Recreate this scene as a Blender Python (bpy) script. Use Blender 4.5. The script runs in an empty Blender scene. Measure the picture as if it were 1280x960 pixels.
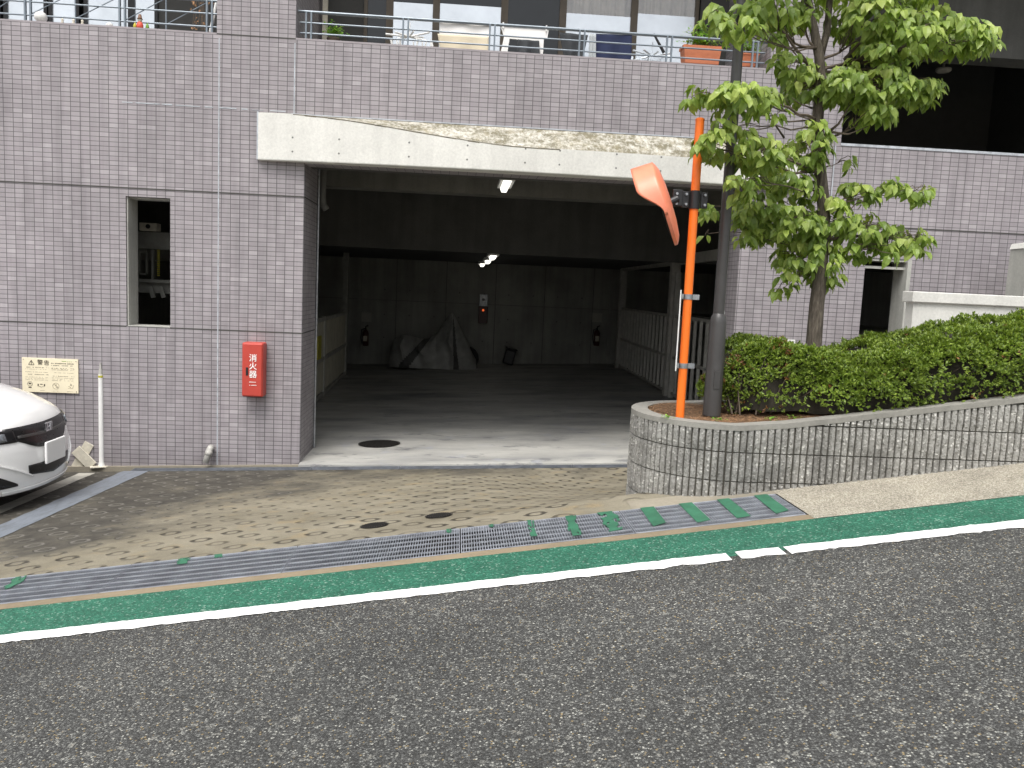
import bpy, bmesh, math, random
from mathutils import Vector, Matrix, noise
R = math.radians
random.seed(7)
sc = bpy.context.scene
COL = sc.collection
# ------------------------------------------------------------------ camera
CAMH, CAMD = 2.14, 9.549
YAW, PIT, ROL, FPX = 0.0697, 0.11275, 0.04505, 1038.7      # focal length in pixels of a 1280-wide picture
cy_, sy_, cp_, sp_ = math.cos(YAW), math.sin(YAW), math.cos(PIT), math.sin(PIT)
FW = Vector((sy_*cp_, cy_*cp_, -sp_)); RT = Vector((cy_, -sy_, 0)); UPV = RT.cross(FW)
c_, s_ = math.cos(ROL), math.sin(ROL)
RT2 = RT*c_ + UPV*s_; UP2 = UPV*c_ - RT*s_
camd = bpy.data.cameras.new('camera'); cam = bpy.data.objects.new('camera', camd); COL.objects.link(cam)
m = Matrix((RT2, UP2, -FW)).transposed().to_4x4(); m.translation = Vector((0, -CAMD, CAMH)); cam.matrix_world = m
camd.sensor_fit = 'HORIZONTAL'; camd.sensor_width = 36; camd.lens = 36*FPX/1280
camd.clip_start = .05; camd.clip_end = 500
sc.camera = cam
# ------------------------------------------------------------------ world (overcast), sun, exposure
SUN_EL, SUN_AZ = R(62), R(200)
wd = bpy.data.worlds.new('World'); sc.world = wd; wd.use_nodes = True
nt = wd.node_tree; bg = nt.nodes['Background']
sky = nt.nodes.new('ShaderNodeTexSky'); sky.sky_type = 'NISHITA'; sky.sun_disc = False
sky.sun_elevation = SUN_EL; sky.sun_rotation = SUN_AZ; sky.air_density = 1.0; sky.dust_density = 5.0; sky.ozone_density = 1.0
hs = nt.nodes.new('ShaderNodeHueSaturation'); hs.inputs['Saturation'].default_value = .22
nt.links.new(sky.outputs[0], hs.inputs['Color']); nt.links.new(hs.outputs[0], bg.inputs['Color'])
bg.inputs['Strength'].default_value = .15
sl = bpy.data.lights.new('sun', 'SUN'); sl.energy = 1.3; sl.angle = R(28); sl.color = (1, .965, .91)
so = bpy.data.objects.new('sun', sl); COL.objects.link(so)
sd = Vector((math.sin(SUN_AZ)*math.cos(SUN_EL), math.cos(SUN_AZ)*math.cos(SUN_EL), math.sin(SUN_EL)))
so.rotation_euler = sd.to_track_quat('Z', 'Y').to_euler(); so.location = (0, -12, 12)
sc.view_settings.view_transform = 'Standard'; sc.view_settings.look = 'None'
sc.view_settings.gamma = 1; sc.view_settings.use_curve_mapping = False
sc.view_settings.exposure = 0.6

# ------------------------------------------------------------------ helpers
def at(px, py, Y):
    """a point of the photograph (1280 x 960) on the vertical plane Y"""
    v = FW + RT2*((px-640)/FPX) - UP2*((py-480)/FPX)
    t = (Y+CAMD)/v.y
    return Vector((v.x*t, Y, v.z*t+CAMH))
def lin(h):
    h = h.lstrip('#'); o = []
    for i in (0, 2, 4):
        c = int(h[i:i+2], 16)/255
        o.append(c/12.92 if c <= .04045 else ((c+.055)/1.055)**2.4)
    return tuple(o)+(1,)
def sstep(a, b, x):
    t = max(0., min(1., (x-a)/(b-a))); return t*t*(3-2*t)

class NT:
    """small node-tree writer"""
    def __init__(s, name):
        s.m = bpy.data.materials.new(name); s.m.use_nodes = True; s.t = s.m.node_tree
        s.p = s.t.nodes['Principled BSDF']; s.out = s.t.nodes['Material Output']
        s.pos = s.n('ShaderNodeNewGeometry').outputs['Position']
    def n(s, ty, **kw):
        o = s.t.nodes.new(ty)
        for k, v in kw.items(): setattr(o, k, v)
        return o
    def L(s, a, b): s.t.links.new(a, b)
    def put(s, sock, v):
        if hasattr(v, 'links') or isinstance(v, bpy.types.NodeSocket): s.L(v, sock)
        else: sock.default_value = v
    def math(s, op, a, b=0., c=None, clamp=False):
        o = s.n('ShaderNodeMath', operation=op, use_clamp=clamp)
        s.put(o.inputs[0], a); s.put(o.inputs[1], b)
        if c is not None: s.put(o.inputs[2], c)
        return o.outputs[0]
    def mix(s, f, a, b, mode='MIX'):
        o = s.n('ShaderNodeMix', data_type='RGBA', blend_type=mode)
        s.put(o.inputs[0], f); s.put(o.inputs[6], a); s.put(o.inputs[7], b)
        return o.outputs[2]
    def noise(s, scale, detail=3, rough=.6, vec=None, out='Fac', dist=0.):
        o = s.n('ShaderNodeTexNoise'); o.inputs['Scale'].default_value = scale
        o.inputs['Detail'].default_value = detail; o.inputs['Roughness'].default_value = rough
        o.inputs['Distortion'].default_value = dist
        s.L(vec or s.pos, o.inputs['Vector']); return o.outputs[out]
    def vor(s, scale, vec=None, out='Distance', feat='F1', rnd=1.):
        o = s.n('ShaderNodeTexVoronoi', feature=feat); o.inputs['Scale'].default_value = scale
        o.inputs['Randomness'].default_value = rnd
        s.L(vec or s.pos, o.inputs['Vector']); return o.outputs[out]
    def ramp(s, f, stops, interp='LINEAR'):
        o = s.n('ShaderNodeValToRGB'); e = o.color_ramp; e.interpolation = interp
        while len(e.elements) < len(stops): e.elements.new(.5)
        for el, (p, c) in zip(e.elements, stops):
            el.position = p; el.color = c if len(c) == 4 else tuple(c)+(1,)
        s.put(o.inputs[0], f); return o.outputs[0]
    def scl(s, v3, vec=None):
        o = s.n('ShaderNodeVectorMath', operation='MULTIPLY'); s.L(vec or s.pos, o.inputs[0]); o.inputs[1].default_value = v3
        return o.outputs[0]
    def sep(s, vec=None):
        o = s.n('ShaderNodeSeparateXYZ'); s.L(vec or s.pos, o.inputs[0]); return o.outputs
    def comb(s, x, y, z=0.):
        o = s.n('ShaderNodeCombineXYZ')
        for i, v in enumerate((x, y, z)): s.put(o.inputs[i], v)
        return o.outputs[0]
    def bump(s, h, dist=.002, strength=1., nrm=None):
        o = s.n('ShaderNodeBump'); o.inputs['Distance'].default_value = dist; o.inputs['Strength'].default_value = strength
        s.L(h, o.inputs['Height'])
        if nrm: s.L(nrm, o.inputs['Normal'])
        return o.outputs[0]
    def set(s, col=None, rough=None, metal=None, nrm=None, **kw):
        if col is not None: s.put(s.p.inputs['Base Color'], col)
        if rough is not None: s.put(s.p.inputs['Roughness'], rough)
        if metal is not None: s.put(s.p.inputs['Metallic'], metal)
        if nrm is not None: s.L(nrm, s.p.inputs['Normal'])
        for k, v in kw.items(): s.put(s.p.inputs[k], v)
        return s.m
G3 = lambda v: (v, v, v, 1)

def simple(name, col, rough=.5, metal=0., var=.12, scale=6., bump=0., bscale=60., **kw):
    """one colour with a little dirt and unevenness"""
    N = NT(name)
    f = N.ramp(N.noise(scale, 4, .65), [(.3, G3(1-var)), (.7, G3(1+var*.5))])
    c = N.mix(1., col, f, 'MULTIPLY')
    r = N.math('MULTIPLY_ADD', N.noise(scale*3, 3), .2, rough-.1)
    N.set(c, r, metal, **kw)
    if bump: N.L(N.bump(N.noise(bscale, 3), bump), N.p.inputs['Normal'])
    return N.m

def concrete(name, base, dark=.75, stain=.5, bump=.002, rough=.85, speck=0.):
    N = NT(name)
    big = N.ramp(N.noise(1.3, 5, .65), [(.3, G3(dark)), (.65, G3(1.05))])
    fine = N.ramp(N.noise(40, 4, .7), [(.25, G3(.86)), (.75, G3(1.08))])
    streak = N.ramp(N.noise(1., 4, .6, N.scl((7, 7, .5))), [(.35, G3(1-stain*.35)), (.6, G3(1))])
    c = N.mix(1., base, big, 'MULTIPLY'); c = N.mix(1., c, fine, 'MULTIPLY'); c = N.mix(1., c, streak, 'MULTIPLY')
    if speck:
        sp = N.vor(95, out='Color'); g = N.sep(sp)[0]
        c = N.mix(N.ramp(g, [(.72, G3(0)), (.9, G3(speck))]), c, (.62, .58, .5, 1))
        c = N.mix(N.ramp(g, [(.06, G3(speck)), (.2, G3(0))]), c, (.1, .09, .08, 1))
    h = N.math('ADD', N.noise(30, 5, .7), N.math('MULTIPLY', N.noise(150, 2), .3))
    return N.set(c, rough, nrm=N.bump(h, bump))

M = {}
def build_materials():
    # facade tile: stack bond 100 x 50 mm, mauve grey
    N = NT('facade_tile')
    g = N.n('ShaderNodeNewGeometry'); nx = N.math('ABSOLUTE', N.sep(g.outputs['True Normal'])[0]); side = N.math('GREATER_THAN', nx, .5)
    x, y, z = N.sep()
    u = N.math('ADD', N.math('MULTIPLY', x, N.math('SUBTRACT', 1., side)), N.math('MULTIPLY', y, side))
    vec = N.comb(N.math('ADD', u, 20.043), N.math('ADD', z, 10.006), 0)
    b = N.n('ShaderNodeTexBrick', offset=0., squash=1.)
    N.L(vec, b.inputs['Vector']); b.inputs['Scale'].default_value = 1; b.inputs['Mortar Size'].default_value = .0030
    b.inputs['Mortar Smooth'].default_value = .3; b.inputs['Bias'].default_value = 0
    b.inputs['Brick Width'].default_value = .1; b.inputs['Row Height'].default_value = .05
    b.inputs['Color1'].default_value = (.33, .302, .318, 1); b.inputs['Color2'].default_value = (.372, .345, .36, 1); b.inputs['Mortar'].default_value = (.115, .104, .112, 1)
    # vertical joints are wider and darker than the horizontal ones
    fx = N.math('FRACT', N.math('DIVIDE', N.math('ADD', u, 20.043), .1)); fx = N.math('ABSOLUTE', N.math('SUBTRACT', fx, .5))
    vj = N.ramp(fx, [(.462, G3(0)), (.485, G3(1))])
    cell = N.n('ShaderNodeVectorMath', operation='FLOOR')
    N.L(N.scl((10, 20, 1), vec), cell.inputs[0]); wn = N.n('ShaderNodeTexWhiteNoise'); N.L(cell.outputs[0], wn.inputs['Vector'])
    tile = N.ramp(wn.outputs['Value'], [(0, G3(.93)), (.85, G3(1.0)), (.96, G3(1.09)), (1, G3(1.16))])
    c = N.mix(1., b.outputs['Color'], tile, 'MULTIPLY')
    c = N.mix(vj, c, (.088, .085, .09, 1))
    dirt = N.ramp(N.noise(1.1, 5, .6), [(.3, G3(.85)), (.7, G3(1.06))]); c = N.mix(1., c, dirt, 'MULTIPLY')
    drip = N.ramp(N.noise(1., 4, .6, N.scl((9, 9, .6))), [(.32, G3(.82)), (.55, G3(1.0))]); c = N.mix(1., c, drip, 'MULTIPLY')
    lowd = N.ramp(N.math('ADD', z, N.math('MULTIPLY', N.noise(3, 3), .5)), [(.1, G3(.8)), (.62, G3(1.))])
    c = N.mix(1., c, lowd, 'MULTIPLY')
    h = N.math('MULTIPLY', N.math('SUBTRACT', 1., b.outputs['Fac']), N.math('SUBTRACT', 1., vj))
    h = N.math('ADD', h, N.math('MULTIPLY', wn.outputs['Value'], .4))
    M['tile'] = N.set(c, N.math('MULTIPLY_ADD', N.noise(9, 3), .3, .34), nrm=N.bump(h, .002))
    # lintel concrete: formed face, tie holes
    M['lintel'] = concrete('lintel_concrete', (.74, .735, .69, 1), .88, .22, .0015, .8)
    N = NT('mossy_concrete')
    f = N.ramp(N.math('MULTIPLY_ADD', N.noise(4., 5, .7, N.scl((1., 1, 2.))), .5, N.math('MULTIPLY', N.noise(26, 4, .75, N.scl((1, 1, .55))), .5)), [(.38, G3(.1)), (.47, G3(.55)), (.55, G3(.95))])
    c = N.mix(f, (.66, .64, .58, 1), (.15, .135, .085, 1))
    c = N.mix(N.ramp(N.noise(9, 3, .6), [(.5, G3(0)), (.8, G3(.35))]), c, (.42, .36, .22, 1))
    M['moss'] = N.set(c, .9, nrm=N.bump(N.noise(60, 4), .003))
    M['beam_in'] = concrete('shaded_beam_concrete', (.1, .1, .092, 1), .72, .5, .002, .9)  # shade of the recess and garage put into the concrete colour
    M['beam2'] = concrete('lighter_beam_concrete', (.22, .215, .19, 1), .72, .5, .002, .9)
    M['formline'] = simple('form_line', (.2, .2, .185, 1), .9, var=.3)
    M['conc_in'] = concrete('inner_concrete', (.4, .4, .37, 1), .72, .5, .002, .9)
    M['conc_wall'] = concrete('grey_concrete', (.5, .5, .46, 1), .78, .5, .002, .85)
    M['coping'] = concrete('coping_concrete', (.3, .29, .26, 1), .7, .2, .003, .9)
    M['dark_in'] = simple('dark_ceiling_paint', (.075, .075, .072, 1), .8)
    # apron: brushed concrete with ring-shaped anti-slip grooves and dirt
    N = NT('ringed_concrete')
    x, y, z = N.sep()
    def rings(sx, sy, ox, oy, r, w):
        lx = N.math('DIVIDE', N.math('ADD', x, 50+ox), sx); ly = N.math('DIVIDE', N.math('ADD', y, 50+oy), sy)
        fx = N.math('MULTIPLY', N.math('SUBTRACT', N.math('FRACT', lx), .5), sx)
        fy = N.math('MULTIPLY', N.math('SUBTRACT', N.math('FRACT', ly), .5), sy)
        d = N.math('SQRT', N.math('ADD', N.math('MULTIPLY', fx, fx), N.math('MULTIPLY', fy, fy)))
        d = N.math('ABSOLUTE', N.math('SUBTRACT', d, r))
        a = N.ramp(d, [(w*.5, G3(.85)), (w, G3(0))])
        # dark spots at the left and right of each ring
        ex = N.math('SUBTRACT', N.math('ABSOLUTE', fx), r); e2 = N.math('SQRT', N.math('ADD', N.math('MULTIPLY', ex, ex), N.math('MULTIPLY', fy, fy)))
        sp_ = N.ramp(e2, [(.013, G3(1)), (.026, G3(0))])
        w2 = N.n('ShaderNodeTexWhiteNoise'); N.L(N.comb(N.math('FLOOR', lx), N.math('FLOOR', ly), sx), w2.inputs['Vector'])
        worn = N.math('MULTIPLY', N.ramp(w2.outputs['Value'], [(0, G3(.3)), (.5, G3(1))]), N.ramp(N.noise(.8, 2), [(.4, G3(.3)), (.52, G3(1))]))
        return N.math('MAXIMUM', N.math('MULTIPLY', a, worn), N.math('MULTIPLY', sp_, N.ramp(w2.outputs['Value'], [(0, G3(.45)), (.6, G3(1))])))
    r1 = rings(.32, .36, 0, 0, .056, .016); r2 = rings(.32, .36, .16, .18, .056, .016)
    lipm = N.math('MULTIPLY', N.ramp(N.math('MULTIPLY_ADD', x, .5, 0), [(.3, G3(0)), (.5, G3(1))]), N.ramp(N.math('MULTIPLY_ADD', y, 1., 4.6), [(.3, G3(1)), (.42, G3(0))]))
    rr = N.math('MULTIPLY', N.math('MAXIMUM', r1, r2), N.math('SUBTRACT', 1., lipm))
    dirtn = N.math('ADD', N.noise(.9, 5, .6), N.math('MULTIPLY', N.noise(14, 4, .7), .14))
    # soiling gathers in the low back corner by the wall and the parking bays
    yy = N.math('MULTIPLY_ADD', y, .16, .62); xx = N.math('MULTIPLY_ADD', x, -.13, -.12)
    soil = N.ramp(N.math('ADD', dirtn, N.math('ADD', N.math('MULTIPLY', yy, .62), N.math('MULTIPLY', xx, .9)), clamp=True),
                  [(.72, G3(0)), (.93, G3(1))])
    base = N.ramp(N.noise(2.2, 5, .65), [(.3, (.17, .15, .105, 1)), (.7, (.29, .262, .195, 1))])
    base = N.mix(N.ramp(N.noise(5, 4), [(.56, G3(0)), (.72, G3(.45))]), base, (.34, .25, .12, 1))
    base = N.mix(1., base, N.ramp(N.noise(90, 3, .8), [(.3, G3(.78)), (.7, G3(1.13))]), 'MULTIPLY')
    c = N.mix(soil, base, N.ramp(N.noise(5, 4, .7), [(.35, (.038, .034, .027, 1)), (.75, (.095, .086, .068, 1))]))
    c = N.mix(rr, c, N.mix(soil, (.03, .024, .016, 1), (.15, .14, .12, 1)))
    h = N.math('ADD', N.math('MULTIPLY', rr, -1.), N.math('MULTIPLY', N.noise(120, 2), .12))
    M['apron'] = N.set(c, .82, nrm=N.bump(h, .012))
    # garage slab
    N = NT('garage_slab')
    a = N.ramp(N.noise(.9, 6, .65, N.scl((.5, 1.6, 1))), [(.3, (.2, .2, .205, 1)), (.5, (.4, .395, .37, 1)), (.7, (.55, .54, .5, 1))])
    a = N.mix(N.ramp(N.noise(2.6, 5, .75, N.scl((.6, 1.4, 1))), [(.58, G3(0)), (.64, G3(.55))]), a, (.09, .095, .11, 1))
    a = N.mix(N.ramp(N.noise(3.2, 4, .6), [(.6, G3(0)), (.7, G3(.3))]), a, (.36, .38, .46, 1))
    M['slab'] = N.set(a, N.ramp(N.noise(2, 4), [(.3, G3(.35)), (.7, G3(.75))]), nrm=N.bump(N.noise(50, 4), .0015))
    # asphalt with pale chippings
    N = NT('asphalt')
    v = N.vor(140, out='Color'); rs, gs, bs = N.sep(v)
    c = N.ramp(rs, [(0, G3(.036)), (.5, G3(.08)), (.82, G3(.14)), (.95, (.29, .29, .28, 1)), (1, (.55, .54, .5, 1))])
    c = N.mix(N.math('GREATER_THAN', gs, .975), c, (.3, .23, .13, 1))
    v2 = N.sep(N.vor(58, out='Color'))
    c = N.mix(N.ramp(v2[0], [(.965, G3(0)), (.98, G3(.7))]), c, (.33, .32, .3, 1))
    c = N.mix(N.ramp(N.vor(140), [(.35, G3(0)), (.75, G3(.75))]), c, (.028, .027, .026, 1))
    c = N.mix(1., c, N.ramp(N.noise(.9, 5, .62), [(.32, (.7, .715, .69, 1)), (.68, (1.02, 1.03, .98, 1))]), 'MULTIPLY')
    c = N.mix(1., c, N.ramp(N.noise(1, 4, .6, N.scl((.35, 2.6, 1))), [(.35, G3(.86)), (.65, G3(1.06))]), 'MULTIPLY')
    h = N.math('SUBTRACT', 1., N.vor(140))
    M['asphalt'] = N.set(c, .85, nrm=N.bump(h, .004))
    # green surfacing, same chippings under worn paint
    N = NT('green_surfacing')
    rs, gs, bs = N.sep(N.vor(115, out='Color'))
    c = N.ramp(rs, [(0, (.01, .075, .045, 1)), (.6, (.018, .125, .076, 1)), (.92, (.04, .19, .12, 1)), (1, (.22, .32, .26, 1))])
    c = N.mix(1., c, N.ramp(N.noise(5, 5, .7), [(.3, G3(.8)), (.7, G3(1.15))]), 'MULTIPLY')
    wear = N.math('GREATER_THAN', N.math('ADD', N.noise(22, 4, .8), N.math('MULTIPLY', rs, .12)), .755)
    c = N.mix(wear, c, (.11, .1, .09, 1))
    M['green'] = N.set(c, .75, nrm=N.bump(N.vor(115), .003))
    N = NT('white_road_paint')
    c = N.ramp(N.noise(14, 5, .75), [(.28, (.55, .54, .5, 1)), (.4, (.82, .82, .8, 1)), (.8, (.87, .87, .86, 1))])
    M['roadpaint'] = N.set(c, .6, nrm=N.bump(N.vor(115), .002))
    N = NT('bay_line_paint')
    c = N.ramp(N.noise(9, 5, .75), [(.3, (.33, .32, .28, 1)), (.55, (.5, .48, .42, 1))])
    M['bayline'] = N.set(c, .7)
    N = NT('blue_grey_paint')
    c = N.ramp(N.noise(7, 6, .75, N.scl((2.5, .7, 1))), [(.3, (.12, .13, .14, 1)), (.5, (.175, .195, .225, 1)), (.75, (.215, .235, .265, 1))])
    M['bluepaint'] = N.set(c, .6, nrm=N.bump(N.noise(80, 3), .001))
    N = NT('pavement_concrete')
    rs = N.sep(N.vor(150, out='Color'))[0]
    c = N.ramp(rs, [(0, (.19, .17, .13, 1)), (.5, (.34, .31, .245, 1)), (1, (.5, .465, .39, 1))])
    c = N.mix(1., c, N.ramp(N.noise(3, 5, .7), [(.3, G3(.78)), (.65, G3(1.08))]), 'MULTIPLY')
    M['pavement'] = N.set(c, .88, nrm=N.bump(N.vor(150), .003))
    M['plainslab'] = concrete('plain_slab_edge', (.3, .27, .21, 1), .75, .2, .002, .9)
    M['strip'] = concrete('channel_concrete', (.27, .215, .14, 1), .72, .2, .002, .9)
    # split-faced block
    N = NT('split_block')
    rs, gs, bs = N.sep(N.vor(85, out='Color'))
    c = N.ramp(rs, [(0, (.16, .155, .135, 1)), (.1, (.28, .272, .25, 1)), (.6, (.34, .335, .31, 1)), (.92, (.42, .41, .385, 1)), (1, (.68, .67, .62, 1))])
    c = N.mix(1., c, N.ramp(N.noise(2.4, 5, .7), [(.32, G3(.62)), (.62, G3(1.12))]), 'MULTIPLY')
    c = N.mix(1., c, N.ramp(N.noise(1, 4, .6, N.scl((7, 7, .8))), [(.35, G3(.75)), (.6, G3(1.05))]), 'MULTIPLY')
    h = N.math('ADD', N.noise(55, 4, .8), N.math('MULTIPLY', N.vor(85), .5))
    M['block'] = N.set(c, .92, nrm=N.bump(h, .007))
    M['mortar'] = concrete('block_joint', (.085, .078, .062, 1), .6, .2, .002, .95)
    # soil with needles
    N = NT('planter_soil')
    c = N.ramp(N.noise(45, 5, .8), [(.3, (.05, .03, .018, 1)), (.55, (.2, .115, .06, 1)), (.75, (.34, .22, .12, 1))])
    M['soil'] = N.set(c, .95, nrm=N.bump(N.noise(60, 4, .8), .015))
    M['needle'] = simple('dry_needles', (.36, .2, .1, 1), .8, var=.5, scale=40)
    # foliage
    def leafmat(name, c1, c2, c3, trans, sc_):
        N = NT(name)
        oi = N.n('ShaderNodeNewGeometry')
        rnd = oi.outputs['Random Per Island']
        c = N.ramp(rnd, [(0, c1), (.5, c2), (1, c3)])
        c = N.mix(1., c, N.ramp(N.noise(sc_, 3), [(.3, G3(.8)), (.7, G3(1.15))]), 'MULTIPLY')
        N.set(c, .42, nrm=N.bump(N.noise(180, 2), .0006))
        tr = N.n('ShaderNodeBsdfTranslucent'); N.L(N.mix(1., c, (1.2, 1.25, .6, 1), 'MULTIPLY'), tr.inputs[0])
        mx = N.n('ShaderNodeMixShader'); mx.inputs[0].default_value = trans
        N.L(N.p.outputs[0], mx.inputs[1]); N.L(tr.outputs[0], mx.inputs[2]); N.L(mx.outputs[0], N.out.inputs[0])
        return N.m
    M['leaf'] = leafmat('tree_leaf', (.15, .235, .04, 1), (.25, .355, .07, 1), (.38, .48, .12, 1), .4, 2.2)
    M['leaf2'] = leafmat('tree_leaf_young', (.27, .38, .07, 1), (.37, .48, .1, 1), (.48, .56, .16, 1), .38, 3)
    M['hedge'] = leafmat('hedge_leaf', (.085, .14, .018, 1), (.17, .25, .032, 1), (.29, .38, .06, 1), .3, 4)
    M['hedger'] = leafmat('hedge_leaf_red', (.13, .05, .02, 1), (.2, .09, .03, 1), (.28, .15, .05, 1), .2, 4)
    M['pot_leaf'] = leafmat('pot_leaf', (.1, .24, .03, 1), (.2, .4, .05, 1), (.35, .5, .1, 1), .3, 9)
    N = NT('bark')
    c = N.ramp(N.noise(1, 5, .75, N.scl((60, 60, 9))), [(.3, (.035, .028, .022, 1)), (.55, (.12, .1, .078, 1)), (.75, (.24, .21, .16, 1))])
    M['bark'] = N.set(c, .92, nrm=N.bump(N.noise(1, 5, .8, N.scl((70, 70, 14))), .008))
    M['twig'] = simple('twig_bark', (.13, .1, .075, 1), .85, var=.4, scale=30)
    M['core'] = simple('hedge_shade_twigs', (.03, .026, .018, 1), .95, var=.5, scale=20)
    # metals and paints
    M['orange'] = simple('orange_paint', (.9, .185, .018, 1), .38, var=.1, scale=9, bump=.0003)
    M['orange2'] = simple('faded_orange_hood', (.88, .27, .16, 1), .34, var=.14, scale=7)
    M['steelgrey'] = simple('dark_post_paint', (.058, .056, .055, 1), .36, var=.2, scale=5, bump=.0004, bscale=120)
    M['black'] = simple('black_metal', (.018, .018, .02, 1), .35)
    M['galv'] = simple('galvanised_steel', (.42, .44, .46, 1), .45, .85, var=.35, scale=30)
    M['grate2'] = simple('grimy_grating_steel', (.17, .185, .21, 1), .6, .3, var=.4, scale=9)
    M['grate'] = simple('grating_steel', (.34, .36, .4, 1), .6, .3, var=.4, scale=7)
    M['rod'] = simple('worn_rod_steel', (.33, .35, .38, 1), .5, .3, var=.3, scale=12)
    M['rail'] = simple('rail_paint', (.2, .235, .27, 1), .4, .3, var=.15)
    M['red'] = simple('red_paint', (.5, .06, .042, 1), .4, var=.1, scale=5)
    M['white'] = simple('white_plastic', (.8, .8, .78, 1), .4, var=.08)
    M['offwhite'] = simple('weathered_cream', (.62, .58, .48, 1), .6, var=.25, scale=12)
    M['pipe'] = simple('pipe_plastic', (.42, .41, .38, 1), .55, var=.2, scale=14)
    M['pipe2'] = simple('dark_pipe', (.13, .13, .12, 1), .6, var=.3)  # darker pipe colour, used inside the garage mouth
    M['cream'] = simple('sign_cream', (.84, .76, .56, 1), .5, var=.06)
    M['ink'] = simple('sign_ink', (.06, .05, .035, 1), .6, var=.1)
    M['inkgrey'] = simple('sign_ink_faded', (.32, .28, .2, 1), .6, var=.1)
    M['manhole'] = simple('cast_iron', (.022, .02, .018, 1), .6, .3, var=.4, scale=30)
    M['carpaint'] = simple('white_car_paint', (.87, .87, .86, 1), .22, var=.02, **{'Coat Weight': .8, 'Coat Roughness': .05})
    M['cardark'] = simple('car_black_trim', (.012, .012, .013, 1), .3, var=.2)
    M['chrome'] = simple('chrome', (.75, .76, .78, 1), .12, 1., var=.05)
    M['lampclear'] = simple('headlamp_lens', (.32, .35, .38, 1), .08, .6, var=.4, scale=25)
    M['glassd'] = simple('tinted_glass', (.02, .024, .028, 1), .06, .1, var=.1)
    M['rubber'] = simple('tyre_rubber', (.02, .02, .02, 1), .85)
    M['plate'] = simple('number_plate_white', (.88, .88, .87, 1), .4, var=.02)
    M['frame'] = simple('bronze_sash', (.1, .082, .062, 1), .45, .4, var=.15)
    M['framedk'] = simple('dark_sash', (.022, .022, .024, 1), .4, .3)
    M['pane'] = simple('reflecting_pane', (.78, .83, .88, 1), .2, .55, var=.12, scale=2.5)  # pale base colour stands in for sky reflected in clear glass
    M['curtain'] = simple('grey_curtain', (.4, .37, .33, 1), .9, var=.2, scale=10)
    M['lace'] = simple('lace_curtain', (.6, .61, .6, 1), .9, var=.4, scale=30)
    M['terracotta'] = simple('terracotta_plastic', (.6, .2, .095, 1), .6, var=.15)
    M['cloth_cream'] = simple('cream_towel', (.68, .6, .45, 1), .9, var=.08, bump=.001)
    M['cloth_white'] = simple('white_cloth', (.85, .84, .82, 1), .9, var=.06)
    M['cloth_navy'] = simple('navy_towel', (.022, .03, .075, 1), .95, var=.15)
    M['cloth_dark'] = simple('charcoal_cloth', (.05, .055, .06, 1), .95, var=.3)
    M['cloth_grey'] = simple('grey_cloth', (.42, .45, .46, 1), .95, var=.2)
    M['silver_cover'] = simple('silver_cover_cloth', (.4, .4, .38, 1), .5, .1, var=.3, scale=5, bump=.006, bscale=14)
    M['gate_cream'] = simple('gate_panel_cream', (.52, .49, .39, 1), .6, var=.2, scale=3)
    M['yellow'] = simple('yellow_plastic', (.5, .45, .05, 1), .6, var=.3, scale=40)
    M['steel_in'] = simple('machine_steel', (.3, .3, .27, 1), .6, .2, var=.3)
    M['gatebar'] = simple('gate_bar_grey', (.5, .49, .45, 1), .55, .2, var=.25)
    N = NT('lamp_tube'); N.set((.9, .9, .85, 1), .4); N.p.inputs['Emission Color'].default_value = (1, .97, .88, 1); N.p.inputs['Emission Strength'].default_value = 1.3; M['lamp'] = N.m
    N = NT('alarm_lamp'); N.set((.9, .15, .05, 1), .4); N.p.inputs['Emission Color'].default_value = (1, .16, .04, 1); N.p.inputs['Emission Strength'].default_value = .5; M['redlamp'] = N.m
    M['caulk'] = simple('pale_caulk', (.47, .5, .54, 1), .8, var=.35, scale=12)
    M['tiehole'] = simple('tie_hole_grey', (.2, .2, .19, 1), .9)
    M['mossline'] = simple('moss_line', (.17, .15, .1, 1), .9, var=.8, scale=14)
    N = NT('clear_glass'); tb_ = N.n('ShaderNodeBsdfTransparent'); gl_ = N.n('ShaderNodeBsdfGlossy'); gl_.inputs['Roughness'].default_value = .03
    mx_ = N.n('ShaderNodeMixShader'); mx_.inputs[0].default_value = .1; N.L(tb_.outputs[0], mx_.inputs[1]); N.L(gl_.outputs[0], mx_.inputs[2]); N.L(mx_.outputs[0], N.out.inputs[0]); M['clearglass'] = N.m
    M['capgrey'] = simple('tile_edge', (.33, .3, .315, 1), .6, var=.12, scale=9)
    M['joint'] = simple('dark_joint', (.075, .073, .068, 1), .9, var=.3)
    M['mirror'] = simple('mirror_face', (.8, .82, .84, 1), .05, 1., var=.02)
    M['clay'] = simple('ornament_red', (.7, .1, .06, 1), .5)
    M['brown'] = simple('ornament_brown', (.18, .09, .05, 1), .6)
build_materials()

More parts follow.
